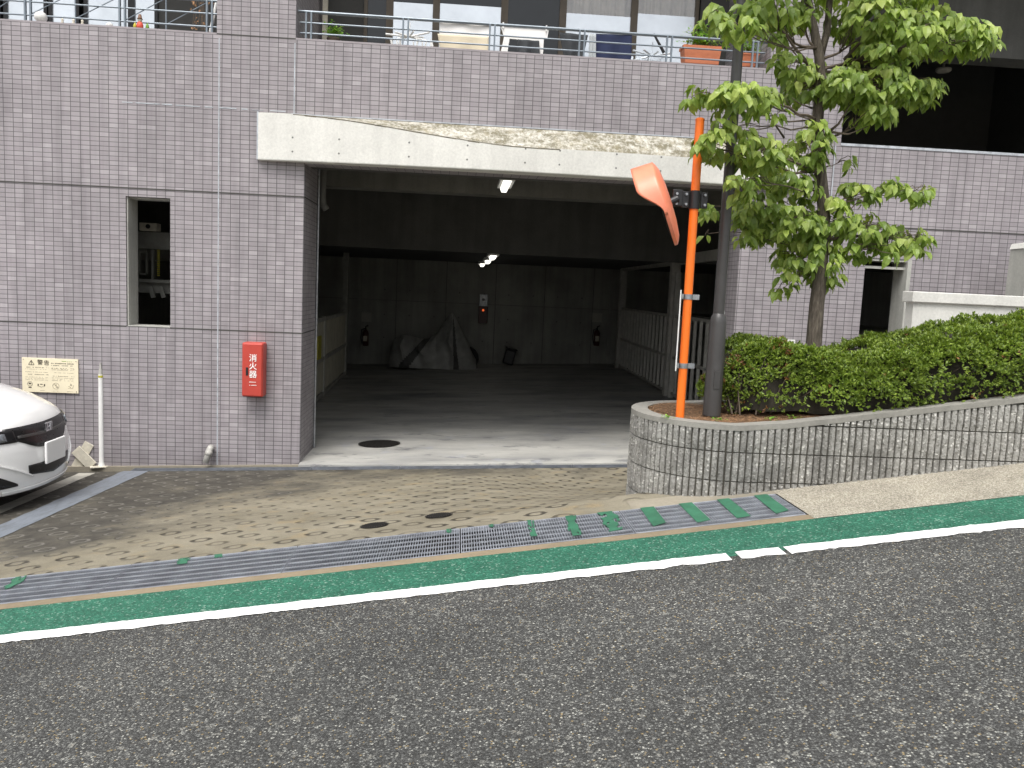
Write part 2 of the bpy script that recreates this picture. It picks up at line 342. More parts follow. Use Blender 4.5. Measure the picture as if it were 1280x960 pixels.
class MB:
    """collects shapes, then links them as one mesh object"""
    def __init__(s): s.v = []; s.f = []; s.mi = []; s.cur = 0
    def add(s, vs, fs):
        o = len(s.v); s.v += [Vector(v) for v in vs]
        for f in fs: s.f.append([i+o for i in f]); s.mi.append(s.cur)
        return s
    def box(s, x0, x1, y0, y1, z0, z1, mat=None):
        vs = [Vector((x, y, z)) for z in (z0, z1) for y in (y0, y1) for x in (x0, x1)]
        if mat: vs = [mat @ v for v in vs]
        return s.add(vs, [(0, 2, 3, 1), (4, 5, 7, 6), (0, 1, 5, 4), (2, 6, 7, 3), (0, 4, 6, 2), (1, 3, 7, 5)])
    def bar(s, a, b, w, h=None, up=(0, 0, 1)):
        """square bar from a to b"""
        a = Vector(a); b = Vector(b); d = (b-a); L = d.length; d.normalize(); h = h or w
        u = Vector(up)
        if abs(d.dot(u)) > .95: u = Vector((0, 1, 0))
        r = d.cross(u).normalized(); u = r.cross(d)
        mt = Matrix((r, d, u)).transposed().to_4x4(); mt.translation = a
        return s.box(-w/2, w/2, 0, L, -h/2, h/2, mt)
    def tube(s, pts, rs, n=12, cap=True):
        pts = [Vector(p) for p in pts]
        if not hasattr(rs, '__len__'): rs = [rs]*len(pts)
        rings = []; ref = None
        for i, p in enumerate(pts):
            d = (pts[min(i+1, len(pts)-1)]-pts[max(i-1, 0)]).normalized()
            if ref is None: ref = Vector((1, 0, 0)) if abs(d.x) < .9 else Vector((0, 1, 0))
            r = (ref-d*ref.dot(d)).normalized(); ref = r; u = d.cross(r)
            rings.append([p+(r*math.cos(2*math.pi*k/n)+u*math.sin(2*math.pi*k/n))*rs[i] for k in range(n)])
        vs = [v for r in rings for v in r]; fs = []
        for i in range(len(pts)-1):
            for k in range(n):
                fs.append((i*n+k, i*n+(k+1) % n, (i+1)*n+(k+1) % n, (i+1)*n+k))
        if cap: fs.append(tuple(range(n))[::-1]); fs.append(tuple(range((len(pts)-1)*n, len(pts)*n)))
        return s.add(vs, fs)
    def lathe(s, c, prof, n=24, axis=None):
        c = Vector(c); vs = []; fs = []
        q = Vector((0, 0, 1)).rotation_difference(Vector(axis)).to_matrix() if axis else Matrix.Identity(3)
        for (r, z) in prof:
            for k in range(n):
                a = 2*math.pi*k/n; vs.append(c+q @ Vector((r*math.cos(a), r*math.sin(a), z)))
        m_ = len(prof)
        for i in range(m_-1):
            for k in range(n): fs.append((i*n+k, i*n+(k+1) % n, (i+1)*n+(k+1) % n, (i+1)*n+k))
        fs.append(tuple(range(n))[::-1]); fs.append(tuple(range((m_-1)*n, m_*n)))
        return s.add(vs, fs)
    def sph(s, c, r, n=12, sc3=(1, 1, 1)):
        c = Vector(c); vs = []; fs = []; mrow = n//2
        for i in range(mrow+1):
            t = math.pi*i/mrow
            for k in range(n):
                a = 2*math.pi*k/n
                vs.append(c+Vector((math.sin(t)*math.cos(a)*sc3[0], math.sin(t)*math.sin(a)*sc3[1], math.cos(t)*sc3[2]))*r)
        for i in range(mrow):
            for k in range(n): fs.append((i*n+k, (i+1)*n+k, (i+1)*n+(k+1) % n, i*n+(k+1) % n))
        return s.add(vs, fs)
    def prism(s, pts, off):
        """polygon pts (3D) pushed along off"""
        off = Vector(off); n = len(pts); pts = [Vector(p) for p in pts]
        return s.add(pts+[p+off for p in pts], [tuple(range(n)), tuple(range(2*n-1, n-1, -1))]+[(i, i+n, (i+1) % n+n, (i+1) % n) for i in range(n)])
    def grid(s, fn, nu, nv):
        vs = [fn(i/nu, j/nv) for j in range(nv+1) for i in range(nu+1)]
        return s.add(vs, [(j*(nu+1)+i, j*(nu+1)+i+1, (j+1)*(nu+1)+i+1, (j+1)*(nu+1)+i) for j in range(nv) for i in range(nu)])
    def build(s, name, mats, parent=None, smooth=False, bevel=0., solid=0., fix=True, origin=None):
        me = bpy.data.meshes.new(name)
        off = Vector((0, 0, 0))
        if parent is not None:
            q = parent
            while q is not None: off += q.location; q = q.parent
        if origin is not None: off = Vector(origin)
        me.from_pydata([tuple(v-off) for v in s.v], [], s.f)
        if not isinstance(mats, (list, tuple)): mats = [mats]
        for m_ in mats: me.materials.append(m_)
        if len(mats) > 1:
            for p, i in zip(me.polygons, s.mi): p.material_index = i
        if fix:
            bm = bmesh.new(); bm.from_mesh(me); bmesh.ops.recalc_face_normals(bm, faces=bm.faces); bm.to_mesh(me); bm.free()
        if smooth:
            for p in me.polygons: p.use_smooth = True
            if smooth == 'auto': me.set_sharp_from_angle(angle=R(35))
        o = bpy.data.objects.new(name, me); COL.objects.link(o)
        if parent is not None: o.parent = parent
        if origin is not None: o.location = off
        if bevel:
            b = o.modifiers.new('bevel', 'BEVEL'); b.width = bevel; b.segments = 2; b.limit_method = 'ANGLE'; b.angle_limit = R(40)
        if solid:
            b = o.modifiers.new('solid', 'SOLIDIFY'); b.thickness = solid
        return o
def tag(o, label, cat, group=None, kind=None):
    o['label'] = label; o['category'] = cat
    if group: o['group'] = group
    if kind: o['kind'] = kind
    return o
def thing(name, loc, label, cat, group=None):
    o = bpy.data.objects.new(name, None); COL.objects.link(o); o.location = loc; o.empty_display_size = .1
    return tag(o, label, cat, group)
def struct(o, label=None, kind='structure'):
    o['kind'] = kind
    if label: o['label'] = label
    return o
def copy_tree(o, parent=None):
    c = o.copy(); COL.objects.link(c)
    if parent is not None: c.parent = parent
    for ch in [k for k in bpy.data.objects if k.parent == o]: copy_tree(ch, c)
    return c
def text_mesh(name, body, size, mat, loc, parent, rot=(math.pi/2, 0, 0), align='CENTER', bold=0., extr=.0012):
    cu = bpy.data.curves.new(name, 'FONT'); cu.body = body; cu.size = size; cu.align_x = align; cu.align_y = 'CENTER'
    cu.extrude = extr; cu.offset = bold; cu.resolution_u = 2
    t = bpy.data.objects.new(name, cu); COL.objects.link(t)
    dg = bpy.context.evaluated_depsgraph_get(); me = bpy.data.meshes.new_from_object(t.evaluated_get(dg))
    bpy.data.objects.remove(t)
    off = Vector((0, 0, 0)); q = parent
    while q is not None: off += q.location; q = q.parent
    me.transform(Matrix.Translation(Vector(loc)-off) @ Matrix(([1,0,0,0],[0,1,0,0],[0,0,1,0],[0,0,0,1])) @ Matrix.Rotation(rot[2], 4, 'Z') @ Matrix.Rotation(rot[0], 4, 'X'))
    me.materials.clear(); me.materials.append(mat)
    o = bpy.data.objects.new(name, me); COL.objects.link(o); o.parent = parent
    return o

# ------------------------------------------------------------------ ground surfaces
GR = .139                                     # the street climbs to the right
def roadz(X): return CAMH-1.5+GR*X            # street plane (level across)
def floorz(X): return .061+.039*(X+1.65)      # garage slab
YL0, YL1 = -5.585, -5.475                     # white line
YG = -5.075                                   # inner edge of the green band
YT0, YT1 = -4.985, -4.50                      # grating along the street
YB = -.26                                     # outer edge of the drain at the foot of the wall
def apronz(X, Y):
    t = max(0., min(1., (Y-YT1)/(YB-YT1)))
    fl = t
    s = max(0., (t-.09)/.91); fr = 1-(1-s)**1.9
    k = sstep(.1, 1.3, X)
    f = fl*(1-k)+fr*k
    zf = roadz(X)-.002; zb = floorz(X)-.035
    return zf+(zb-zf)*f
def sheet(name, x0, x1, y0, y1, fz, mat, nx=1, ny=1, dz=0.):
    return struct(MB().grid(lambda u, v: Vector((x0+(x1-x0)*u, y0+(y1-y0)*v, fz(x0+(x1-x0)*u, y0+(y1-y0)*v)+dz)), nx, ny).build(name, mat))
rz2 = lambda X, Y: roadz(X)
sheet('ground', -80, 80, -120, -5.2, rz2, M['strip'], 4, 4, -.06)
sheet('road', -40, 40, -16, YG, rz2, M['asphalt'])
# green band and white line have worn, slightly ragged edges
def ragged(name, x0, x1, ya, yb, amp_a, amp_b, mat, dz, gaps=(), step=.025, seed=0):
    mb = MB(); n = int((x1-x0)/step); pts = []
    for i in range(n+1):
        X = x0+(x1-x0)*i/n
        na = noise.noise(Vector((X*9, seed, 0)))*.6+noise.noise(Vector((X*31, seed, 3)))*.5
        nb = noise.noise(Vector((X*9, seed+5, 0)))*.6+noise.noise(Vector((X*31, seed+5, 3)))*.5
        pts.append((X, ya+amp_a*na, yb+amp_b*nb))
    for (X, a, b), (X2, a2, b2) in zip(pts, pts[1:]):
        if any(g0 < X < g1 for g0, g1 in gaps): continue
        mb.add([(X, a, roadz(X)+dz), (X2, a2, roadz(X2)+dz), (X2, b2, roadz(X2)+dz), (X, b, roadz(X)+dz)], [(0, 1, 2, 3)])
    return struct(mb.build(name, mat, fix=False))
ragged('green_surfacing', -14, 14, YL0+.06, YG-.004, .0, .014, M['green'], .002, seed=1)
ragged('white_line', -14, 14, YL0, YL1, .03, .018, M['roadpaint'], .005, gaps=((1.41, 1.47), (1.69, 1.7)), seed=9)
# tan concrete lip between green band and grating, pavement to the right
GX1 = 2.06
sheet('channel_edge', -14, GX1+.04, YG, YT0-.004, rz2, M['strip'], 1, 1, .001)
PLC = Vector((1.86, -3.83)); PLR = .6          # rounded end of the planter (outer face)
sheet('pavement', GX1+.006, 14, YG, YT1+.5, rz2, M['pavement'], 1, 1, .003)
sheet('pavement_edge', 1.15, GX1+.02, YT1+.002, YT1+.2, rz2, M['plainslab'], 1, 1, .001)
# driveway apron
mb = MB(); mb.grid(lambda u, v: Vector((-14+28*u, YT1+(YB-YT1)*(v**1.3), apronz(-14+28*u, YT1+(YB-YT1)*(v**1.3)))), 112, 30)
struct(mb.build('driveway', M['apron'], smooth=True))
# trench under the street grating
mb = MB(); x0, x1 = -14, GX1+.02
for a, b, c, d in (((x0, YT0-.004), (x0, YT1), (x1, YT1), (x1, YT0-.004)),):
    mb.add([(x0, YT0-.003, roadz(x0)-.25), (x1, YT0-.003, roadz(x1)-.25), (x1, YT1, roadz(x1)-.25), (x0, YT1, roadz(x0)-.25)], [(0, 1, 2, 3)])
    for yy in (YT0-.003, YT1):
        mb.add([(x0, yy, roadz(x0)-.25), (x1, yy, roadz(x1)-.25), (x1, yy, roadz(x1)-.001), (x0, yy, roadz(x0)-.001)], [(0, 1, 2, 3)])
struct(mb.build('street_drain_channel', M['joint']))
mb = MB()
for X0, X1 in ((-14, 9),):
    mb.add([(X0, YB, floorz(X0)-.16), (X1, YB, floorz(X1)-.16), (X1, 0, floorz(X1)-.16), (X0, 0, floorz(X0)-.16)], [(0, 1, 2, 3)])
struct(mb.build('wall_drain_channel', M['joint']))
# garage slab with its sloped nosing at the mouth
mb = MB()
mb.add([(-7, .0, floorz(-7)+0), (7.6, 0, floorz(7.6)), (7.6, 14, floorz(7.6)), (-7, 14, floorz(-7))], [(0, 1, 2, 3)])
gx0, gx1 = -1.74, 3.24
mb.add([(gx0-.0, -.11, floorz(gx0)-.012), (gx1, -.11, floorz(gx1)-.012), (gx1, .0, floorz(gx1)), (gx0, .0, floorz(gx0))], [(0, 1, 2, 3)])
mb.add([(gx0-.0, -.11, floorz(gx0)-.16), (gx1, -.11, floorz(gx1)-.16), (gx1, -.11, floorz(gx1)-.012), (gx0, -.11, floorz(gx0)-.012)], [(0, 1, 2, 3)])
struct(mb.build('garage_floor', M['slab']))
# parking-bay paint
def strip_on_apron(name, quad, mat, dz, n=30):
    (a, b), (c, d) = quad          # near edge a-b, far edge c-d (x,y)
    mb = MB()
    def fn(u, v):
        p = Vector(a).lerp(Vector(b), u); q = Vector(c).lerp(Vector(d), u); r = p.lerp(q, v)
        e = (noise.noise(Vector((r.y*7, u*9, 0)))*.012 if u in (0, 1) else 0)
        return Vector((r.x+e, r.y, apronz(r.x, r.y)+dz))
    mb.grid(fn, 3, n)
    return struct(mb.build(name, mat, fix=False))
def ap(px, py):
    """photo point on the apron"""
    lo, hi = -CAMD+1, 0
    for _ in range(50):
        mid = (lo+hi)/2; q = at(px, py, mid)
        if q.z > apronz(q.x, q.y): lo = mid
        else: hi = mid
    q = at(px, py, lo); return Vector((q.x, q.y))
bl0, bl1 = ap(156, 588), ap(188, 588)
strip_on_apron('painted_bay_band', (((bl0.x-.02, -4.42), (bl1.x-.04, -4.42)), ((bl0.x, YB+.01), (bl1.x, YB+.01))), M['bluepaint'], .004)
lx = ap(118, 592).x
strip_on_apron('bay_line', (((lx-.17, -4.4), (lx, -4.4)), ((lx-.17, -.35), (lx, -.35))), M['bayline'], .004)
# a strip of raised kerb concrete at the foot of the tiled wall
mb = MB()
mb.prism([(-9, -.045, floorz(-9)-.3), (gx0, -.045, floorz(gx0)-.3), (gx0, -.045, floorz(gx0)-.024), (-9, -.045, floorz(-9)-.024)], (0, .043, 0))
struct(mb.build('wall_foot', M['plainslab']))

# ================================================================== the building
def fl(px, py):
    """photo point on the garage floor"""
    lo, hi = -1., 30.
    for _ in range(60):
        mid = (lo+hi)/2; q = at(px, py, mid)
        if q.z < floorz(q.x): hi = mid
        else: lo = mid
    return at(px, py, lo)
def pz(X, Y, px_y, px_x=None):
    """height at world (X, Y) seen on photo row px_y"""
    lo, hi = -2., 8.
    for _ in range(50):
        mid = (lo+hi)/2; d = Vector((X, Y+CAMD, mid-CAMH)); yy = 480-FPX*d.dot(UP2)/d.dot(FW)
        if yy > px_y: lo = mid
        else: hi = mid
    return lo
bld = thing('apartment_building', (0, 0, 0), 'mauve tiled apartment block with balconies above a dark open garage', 'building')
ZT = 7.3
GX0, GX1b, GZ = -1.74, 3.24, 3.425
xs = [-9, -3.672, -3.195, -2.70, -1.86, GX0, GX1b, 3.43, 4.33, 4.749, 5.31, 10]
zs = [-1.2, 1.25, 1.544, 2.70, 2.972, GZ, 3.955, 4.735, ZT]
def solid_at(X, Z):
    if GX0 < X < GX1b and Z < GZ: return False
    if -3.672 < X < -3.195 and 1.544 < Z < 2.972: return False
    if 4.749 < X < 5.31 and 1.25 < Z < 2.70: return False
    if X < -2.70 and Z > 4.735: return False
    if -1.86 < X < 3.43 and Z > 4.735: return False
    if X > 4.33 and Z > 3.955: return False
    return True
TW = .25
mb = MB()
def cellsolid(i, j):
    if i < 0 or j < 0 or i >= len(xs)-1 or j >= len(zs)-1: return False
    return solid_at((xs[i]+xs[i+1])/2, (zs[j]+zs[j+1])/2)
for i in range(len(xs)-1):
    for j in range(len(zs)-1):
        if not cellsolid(i, j): continue
        a, b, c, d = xs[i], xs[i+1], zs[j], zs[j+1]
        mb.add([(a, 0, c), (b, 0, c), (b, 0, d), (a, 0, d)], [(0, 1, 2, 3)])
        mb.add([(a, TW, c), (a, TW, d), (b, TW, d), (b, TW, c)], [(0, 1, 2, 3)])
        if not cellsolid(i-1, j): mb.add([(a, 0, c), (a, 0, d), (a, TW, d), (a, TW, c)], [(0, 1, 2, 3)])
        if not cellsolid(i+1, j): mb.add([(b, 0, c), (b, TW, c), (b, TW, d), (b, 0, d)], [(0, 1, 2, 3)])
        if not cellsolid(i, j-1): mb.add([(a, 0, c), (a, TW, c), (b, TW, c), (b, 0, c)], [(0, 1, 2, 3)])
        if not cellsolid(i, j+1): mb.add([(a, 0, d), (b, 0, d), (b, TW, d), (a, TW, d)], [(0, 1, 2, 3)])
# deep returns at the garage mouth, piers between the balconies
for a, b in ((GX0-.2, GX0), (GX1b, GX1b+.2)):
    mb.box(a, b, TW, .84, -1.2, 3.80)
mb.box(-2.70, -1.86, TW, 2.2, 4.735, ZT); mb.box(3.43, 4.33, TW, 2.2, 4.735, ZT)
mb.build('wall', M['tile'], bld, fix=False)
# ledge courses on the parapets
mb = MB()
mb.box(-9, -2.702, -.002, TW+.01, 4.737, 4.757); mb.box(-1.858, 3.428, -.002, TW+.01, 4.737, 4.757); mb.build('parapet_cap', M['capgrey'], bld); mb = MB()
mb.box(4.332, 10, -.006, TW+.01, 3.957, 3.985)
mb.build('parapet_cap', M['caulk'], bld)
# movement joints
for bx in ((-9, -3.672, -.003, .001, 1.537, 1.551), (-3.195, GX0, -.003, .001, 1.537, 1.551), (-9, GX0, -.003, .001, 3.054, 3.068), (GX1b, 10, -.003, .001, 3.054, 3.068), (-2.70, -1.86, -.003, .001, 4.74, 4.752),
           (GX0-.001, GX0+.002, .0, .84, 3.054, 3.068), (GX0-.001, GX0+.002, .0, .84, 1.537, 1.551)):
    MB().box(*bx).build('movement_joint', M['joint'], bld)
mb = MB()
for X, z0, z1 in ((-2.674, -.1, 4.7), (-1.866, 3.95, 4.7), (4.27, 3.1, 3.95)):
    mb.box(X-.006, X+.006, -.004, .001, z0, z1)
random.seed(3)
x = -3.7
while x < -1.9:
    L = random.uniform(.05, .3); mb.box(x, x+L, -.004, .001, 3.966, 3.966+random.uniform(.004, .014)); x += L+random.uniform(0, .08)
mb.box(-1.9, 3.3, -.005, .001, 3.944, 3.956); mb.box(-2.26, -2.238, -.03, .001, 3.44, 3.95)
mb.build('sealant_line', M['caulk'], bld)
# lintel: flat underside, face bows gently outward, mossy weathering slope on top
mb = MB(); X0, X1 = -2.235, 3.853; n = 48; prof = []
for i in range(n+1):
    u = i/n; X = X0+(X1-X0)*u
    b = .045+.2*math.sin(math.pi*min(1, u*1.02+.02))**.8 if u < .98 else .045
    w = .002+.235*sstep(.03, .5, u)*(1-.25*sstep(.75, 1, u))
    prof.append([(X, .0, 3.43), (X, -b, 3.43), (X, -b-.004, 3.44), (X, -b-.004, 3.935-w), (X, 0, 3.94)])
for p, q in zip(prof, prof[1:]):
    for k in range(4):
        mb.cur = 1 if k == 3 else 0
        mb.add([p[k], q[k], q[k+1], p[k+1]], [(0, 1, 2, 3)])
mb.cur = 0
for p in (prof[0], prof[-1]): mb.add(p, [tuple(range(5))])
mb.cur = 3
for p, q in zip(prof[3:26], prof[4:27]):
    e = .012+.006*noise.noise(Vector((p[0][0]*9, 0, 0)))
    mb.add([(p[3][0], p[3][1]-.0015, p[3][2]-e), (q[3][0], q[3][1]-.0015, q[3][2]-e), (q[3][0], q[3][1]-.0015, q[3][2]-.002), (p[3][0], p[3][1]-.0015, p[3][2]-.002)], [(0, 1, 2, 3)])
mb.cur = 2
for u in (.08, .15, .29, .375, .48, .56, .65, .74):
    k = int(u*n); p = prof[k]
    for z in (3.53, 3.68):
        mb.tube([(p[3][0], p[3][1]+.002, z), (p[3][0], p[3][1]-.0015, z)], .0105, 10)
mb.build('lintel', [M['lintel'], M['moss'], M['tiehole'], M['mossline']], bld, fix=True)
# garage shell
YBK = 12.5
mb = MB()
mb.box(-7, 7.6, YBK, YBK+.3, -1, 4)          # back wall
mb.box(-7.3, -7, TW, YBK+.3, -1, 4); mb.box(7.6, 7.9, TW, YBK+.3, -1, 4)
for px in (449, 762):                          # shallow piers on the back wall
    q = at(px, 400, YBK); mb.box(q.x-.05, q.x+.05, YBK-.07, YBK, -.5, 3)
mb.build('garage_wall', M['conc_in'], bld)
mb = MB()
for x in (-1.6, -.3, 1.0, 2.3, 3.6):
    mb.box(x-.012, x+.012, YBK-.003, YBK, -.3, 2.8)
mb.box(-7, 7.6, YBK-.0035, YBK, 1.72, 1.735)
for x in (-1.9, -1.25, -.6, .05, .7, 1.35, 2.0, 2.65, 3.3):
    for z in (.75, 1.35, 2.0): mb.tube([(x, YBK, z), (x, YBK-.004, z)], .022, 8)
mb.build('formwork_mark', M['formline'], bld)
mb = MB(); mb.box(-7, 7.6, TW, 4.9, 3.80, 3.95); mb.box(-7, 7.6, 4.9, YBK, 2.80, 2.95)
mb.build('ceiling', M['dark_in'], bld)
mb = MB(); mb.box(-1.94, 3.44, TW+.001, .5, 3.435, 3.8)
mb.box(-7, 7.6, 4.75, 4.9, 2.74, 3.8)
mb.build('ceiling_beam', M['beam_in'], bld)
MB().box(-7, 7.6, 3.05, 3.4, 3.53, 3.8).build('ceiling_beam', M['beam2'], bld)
# windows: lining, crossbar
w = MB()
w.box(-3.669, -3.655, .02, .3, 1.548, 2.968); w.box(-3.655, -3.199, .06, .3, 2.955, 2.968); w.box(-3.655, -3.199, -.006, .3, 1.547, 1.556)
w.build('window_frame', M['conc_wall'], bld)
w = MB(); w.box(5.26, 5.306, -.012, .3, 1.25, 2.696); w.box(4.753, 5.26, .05, .1, 2.58, 2.61); w.box(4.753, 5.26, .012, .3, 2.67, 2.696)
w.build('window_frame', M['conc_wall'], bld)
# edge strip inside the garage mouth
MB().tube([(GX0+.016, .85, 3.78), (GX0+.016, .85, floorz(GX0)+.01)], .014, 8).build('edge_guard', M['galv'], bld)

# ------------------------------------------------------------------ balconies
mb = MB()
mb.box(-9, -2.70, TW, 2.3, 4.35, 4.6); mb.box(-1.86, 3.43, TW, 2.3, 4.35, 4.6); mb.box(4.33, 10, TW, 6, 3.55, 3.75)
mb.box(-9, 10, 0, 2.5, ZT, ZT+.2)
mb.build('balcony_slab', M['conc_wall'], bld)
YD = 1.7
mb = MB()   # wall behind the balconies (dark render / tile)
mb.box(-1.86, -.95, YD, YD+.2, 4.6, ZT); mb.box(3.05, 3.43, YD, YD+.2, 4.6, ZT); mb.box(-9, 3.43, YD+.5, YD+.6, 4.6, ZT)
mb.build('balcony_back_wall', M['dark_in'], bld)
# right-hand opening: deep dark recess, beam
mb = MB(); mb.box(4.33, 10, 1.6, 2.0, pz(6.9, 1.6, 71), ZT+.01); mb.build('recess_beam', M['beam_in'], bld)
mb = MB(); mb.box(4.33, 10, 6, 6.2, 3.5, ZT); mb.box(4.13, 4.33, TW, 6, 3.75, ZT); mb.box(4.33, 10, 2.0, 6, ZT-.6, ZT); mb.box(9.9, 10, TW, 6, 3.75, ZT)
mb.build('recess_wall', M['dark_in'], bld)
q0, q1 = at(1190, 190, 1.2), at(1250, 150, 1.2)
# sliding doors on the middle balcony
def sliding_door(xa, xb, za, zb, low, mat_low, mat_up, fr):
    d = MB(); t = .045; zl = za+(zb-za)*low
    d.box(xa, xa+t, YD-.03, YD+.03, za, zb); d.box(xb-t, xb, YD-.03, YD+.03, za, zb)
    d.box(xa+t, xb-t, YD-.03, YD+.03, za, za+.07); d.box(xa+t, xb-t, YD-.03, YD+.03, zb-.06, zb)
    f = d.build('sliding_door', fr, bld)
    MB().box(xa+t, xb-t, YD-.006, YD+.006, za+.07, zl).build('reflecting_pane', mat_low, f)
    MB().box(xa+t, xb-t, YD-.004, YD+.004, zl, zb-.06).build('glass_pane', M['glassd'], f)
    if mat_up:
        bpy.data.objects[f.children[-1].name].data.materials[0] = M['clearglass']
        c = MB(); n = max(6, int((xb-xa)/.045))
        c.grid(lambda u, v: Vector((xa+.03+(xb-xa-.06)*u, YD+.09+.025*math.sin(u*n*1.7)+.012*math.sin(u*n*4.1), za+.1+(zb-za-.12)*v)), n*3, 2)
        c.build('curtain', mat_up, f, smooth=True)
def dX(px, py=30): return at(px, py, YD).x
zd0, zd1 = 4.62, 6.9
zf = pz(dX(600), YD, 7)-.0
doors = [(455, 487, .55, 'glassd', 'lace'), (487, 545, .62, 'pane', None), (545, 630, .62, 'pane', None), (630, 703, .0, 'glassd', None), (703, 792, None, 'pane', 'curtain'), (792, 872, None, 'pane', 'curtain')]
for a, b, low, ml, mu in doors:
    xa, xb = dX(a), dX(b)
    if low is None: zz = pz(xb, YD, 22); low = (zz-zd0)/(zd1-zd0)
    elif low > .6: low = (pz(xa, YD, 4 if a > 500 else 2)-zd0)/(zd1-zd0)
    sliding_door(xa, xb, zd0, zd1, max(.04, low), M[ml], M[mu] if mu else None, M['frame'])
# pale pillars of the window frame left of the lace curtain
mb = MB()
for px in (393, 410): q = dX(px); mb.box(q-.03, q+.03, YD-.25, YD-.2, 4.6, ZT)
mb.build('balcony_post', M['offwhite'], bld)
# sliding doors on the left balcony, reflected sky painted as pale panes
zl0 = 4.62
for a, b in ((-70, 2), (6, 60), (62, 100), (106, 165), (165, 198)):
    xa, xb = dX(a, 20), dX(b, 20)
    d = MB(); d.box(xa, xa+.04, YD-.03, YD+.03, zl0, ZT); d.box(xb-.04, xb, YD-.03, YD+.03, zl0, ZT); d.box(xa+.04, xb-.04, YD-.03, YD+.03, zl0, zl0+.06)
    f = d.build('sliding_door', M['framedk'], bld)
    MB().box(xa+.04, xb-.04, YD-.005, YD+.005, zl0+.06, ZT-.01).build('reflecting_pane', M['pane'], f)
mb = MB(); mb.box(dX(198, 20), -2.7, YD, YD+.1, 4.6, ZT); mb.build('balcony_back_wall', M['dark_in'], bld)

def railing(name, posts, x0, x1, zr, brace, label, lab2):
    t = thing(name, ((x0+x1)/2, .12, 4.757), label, 'railing', lab2)
    for X in posts:
        p = MB()
        for dx in (-.028, .028): p.bar((X+dx, .12, 4.758), (X+dx, .12, zr[-1]), .018, .03)
        p.build('rail_post', M['rail'], t)
    r = MB()
    for z in zr[:-1]: r.tube([(x0, .12, z), (x1, .12, z)], .0095, 8)
    r.build('rail', M['rail'], t)
    h = MB(); h.tube([(x0-.04, .12, zr[-1]), (x1+.04, .12, zr[-1])], .015, 8); h.build('handrail', M['rail'], t)
    if brace:
        b = MB(); k = 0
        for a, c in zip(posts, posts[1:]):
            mid = (a+c)/2
            b.tube([(a, .13, zr[0]), (mid, .13, zr[-1])], .006, 6); b.tube([(mid, .13, zr[0]), (c, .13, zr[-1])], .006, 6)
            b.tube([(mid, .12, 4.757), (mid, .12, zr[-1])], .008, 6)
        b.build('brace', M['rail'], t)
    return t
pp = [at(x, y, .12).x for x, y in ((386, 30), (507, 40), (615, 50), (727, 58), (836, 66), (943, 75))]
# rails seen between y=14 (top) and the cap at the left post
za = [pz(-1.65, .12, y) for y in (44, 30)]
ztop = pz(-1.65, .12, 15.5)
railing('balcony_railing', pp, -1.84, 3.40, [4.757+(ztop-4.757)*.28, 4.757+(ztop-4.757)*.63, ztop], False, 'grey tube railing on the parapet with towels and laundry behind', None)
pl = [at(x, y, .12).x for x, y in ((-60, 10), (35, 14), (153, 20), (262, 20))]
railing('balcony_railing', pl, -8.9, -2.72, [4.757+(ztop-4.757)*.28, 4.757+(ztop-4.757)*.72, 4.757+(ztop-4.757)*1.15], True, 'grey lattice railing on the parapet above the narrow window', None)

# ------------------------------------------------------------------ laundry and pots
def P(px, py, Y): return at(px, py, Y)
# poles
YLN = .55
def cloth(name, quad, Y, mat, label, cat, fold=.012, group=None, nf=5, thick=.006):
    """hanging cloth: quad = TL, TR, BR, BL photo points"""
    tl, tr, br, bl = [P(x, y, Y) for x, y in quad]
    mb = MB()
    def fn(u, v):
        p = tl.lerp(tr, u).lerp(bl.lerp(br, u), v)
        p.y += fold*math.sin(u*nf*2.2+v*1.3)*(.3+v)
        return p
    mb.grid(fn, 20, 10)
    o = mb.build(name, mat, None, smooth=True, solid=thick, origin=tl.lerp(tr, .5))
    return tag(o, label, cat, group)
mb = MB(); a, b = P(500, 30, YLN), P(880, 54, YLN); z = a.z+.06
tag(MB().tube([(-1.7, YLN, z), (3.3, YLN, z)], .014, 8).build('laundry_pole', M['galv'], origin=(0, YLN, z)), 'thin metal laundry pole running behind the middle railing', 'pole')
cloth('towel', ((550, 24), (614, 30), (612, 72), (549, 68)), YLN+.02, M['cloth_white'], 'white towel hanging left of the shirt, behind the beige towel', 'towel')
cloth('towel', ((547, 42), (611, 46), (611, 72), (551, 68)), YLN-.03, M['cloth_cream'], 'beige towel hanging in front of the white towel', 'towel')
# white shirt on a hanger with dark trousers below
t = thing('shirt', P(655, 35, YLN), 'white long sleeved shirt pegged out behind the railing', 'shirt', None)
mb = MB(); mb.prism([P(x, y, YLN) for x, y in ((626, 33), (686, 37), (684, 49), (680, 47), (678, 76), (671, 76), (673, 52), (637, 48), (633, 74), (624, 74), (630, 46))], (0, .02, 0)); mb.build('shirt_body', M['cloth_white'], t)
for px in (629, 683):
    MB().box(-.008, .008, -.01, .01, -.03, .035, Matrix.Translation(P(px, 32+(px-629)*.07, YLN-.01))).build('clothes_peg', M['white'], t)
cloth('trousers', ((648, 49), (674, 51), (675, 74), (645, 72)), YLN-.03, M['cloth_dark'], 'dark grey trousers hanging between the sleeves of the white shirt', 'trousers', .02)
cloth('dark_top', ((699, 40), (735, 44), (728, 76), (706, 74)), YLN, M['cloth_dark'], 'black top hanging left of the navy towel', 'top', .02)
cloth('grey_top', ((737, 42), (745, 43), (745, 76), (736, 75)), YLN-.04, M['cloth_grey'], 'narrow pale grey cloth hanging against the navy towel', 'cloth', .006)
cloth('towel', ((745, 42), (790, 44), (789, 78), (745, 75)), YLN, M['cloth_navy'], 'dark navy towel pegged beside the silver drying rack', 'towel')
for px, py, w in ((699, 31, 'green'),):
    pass
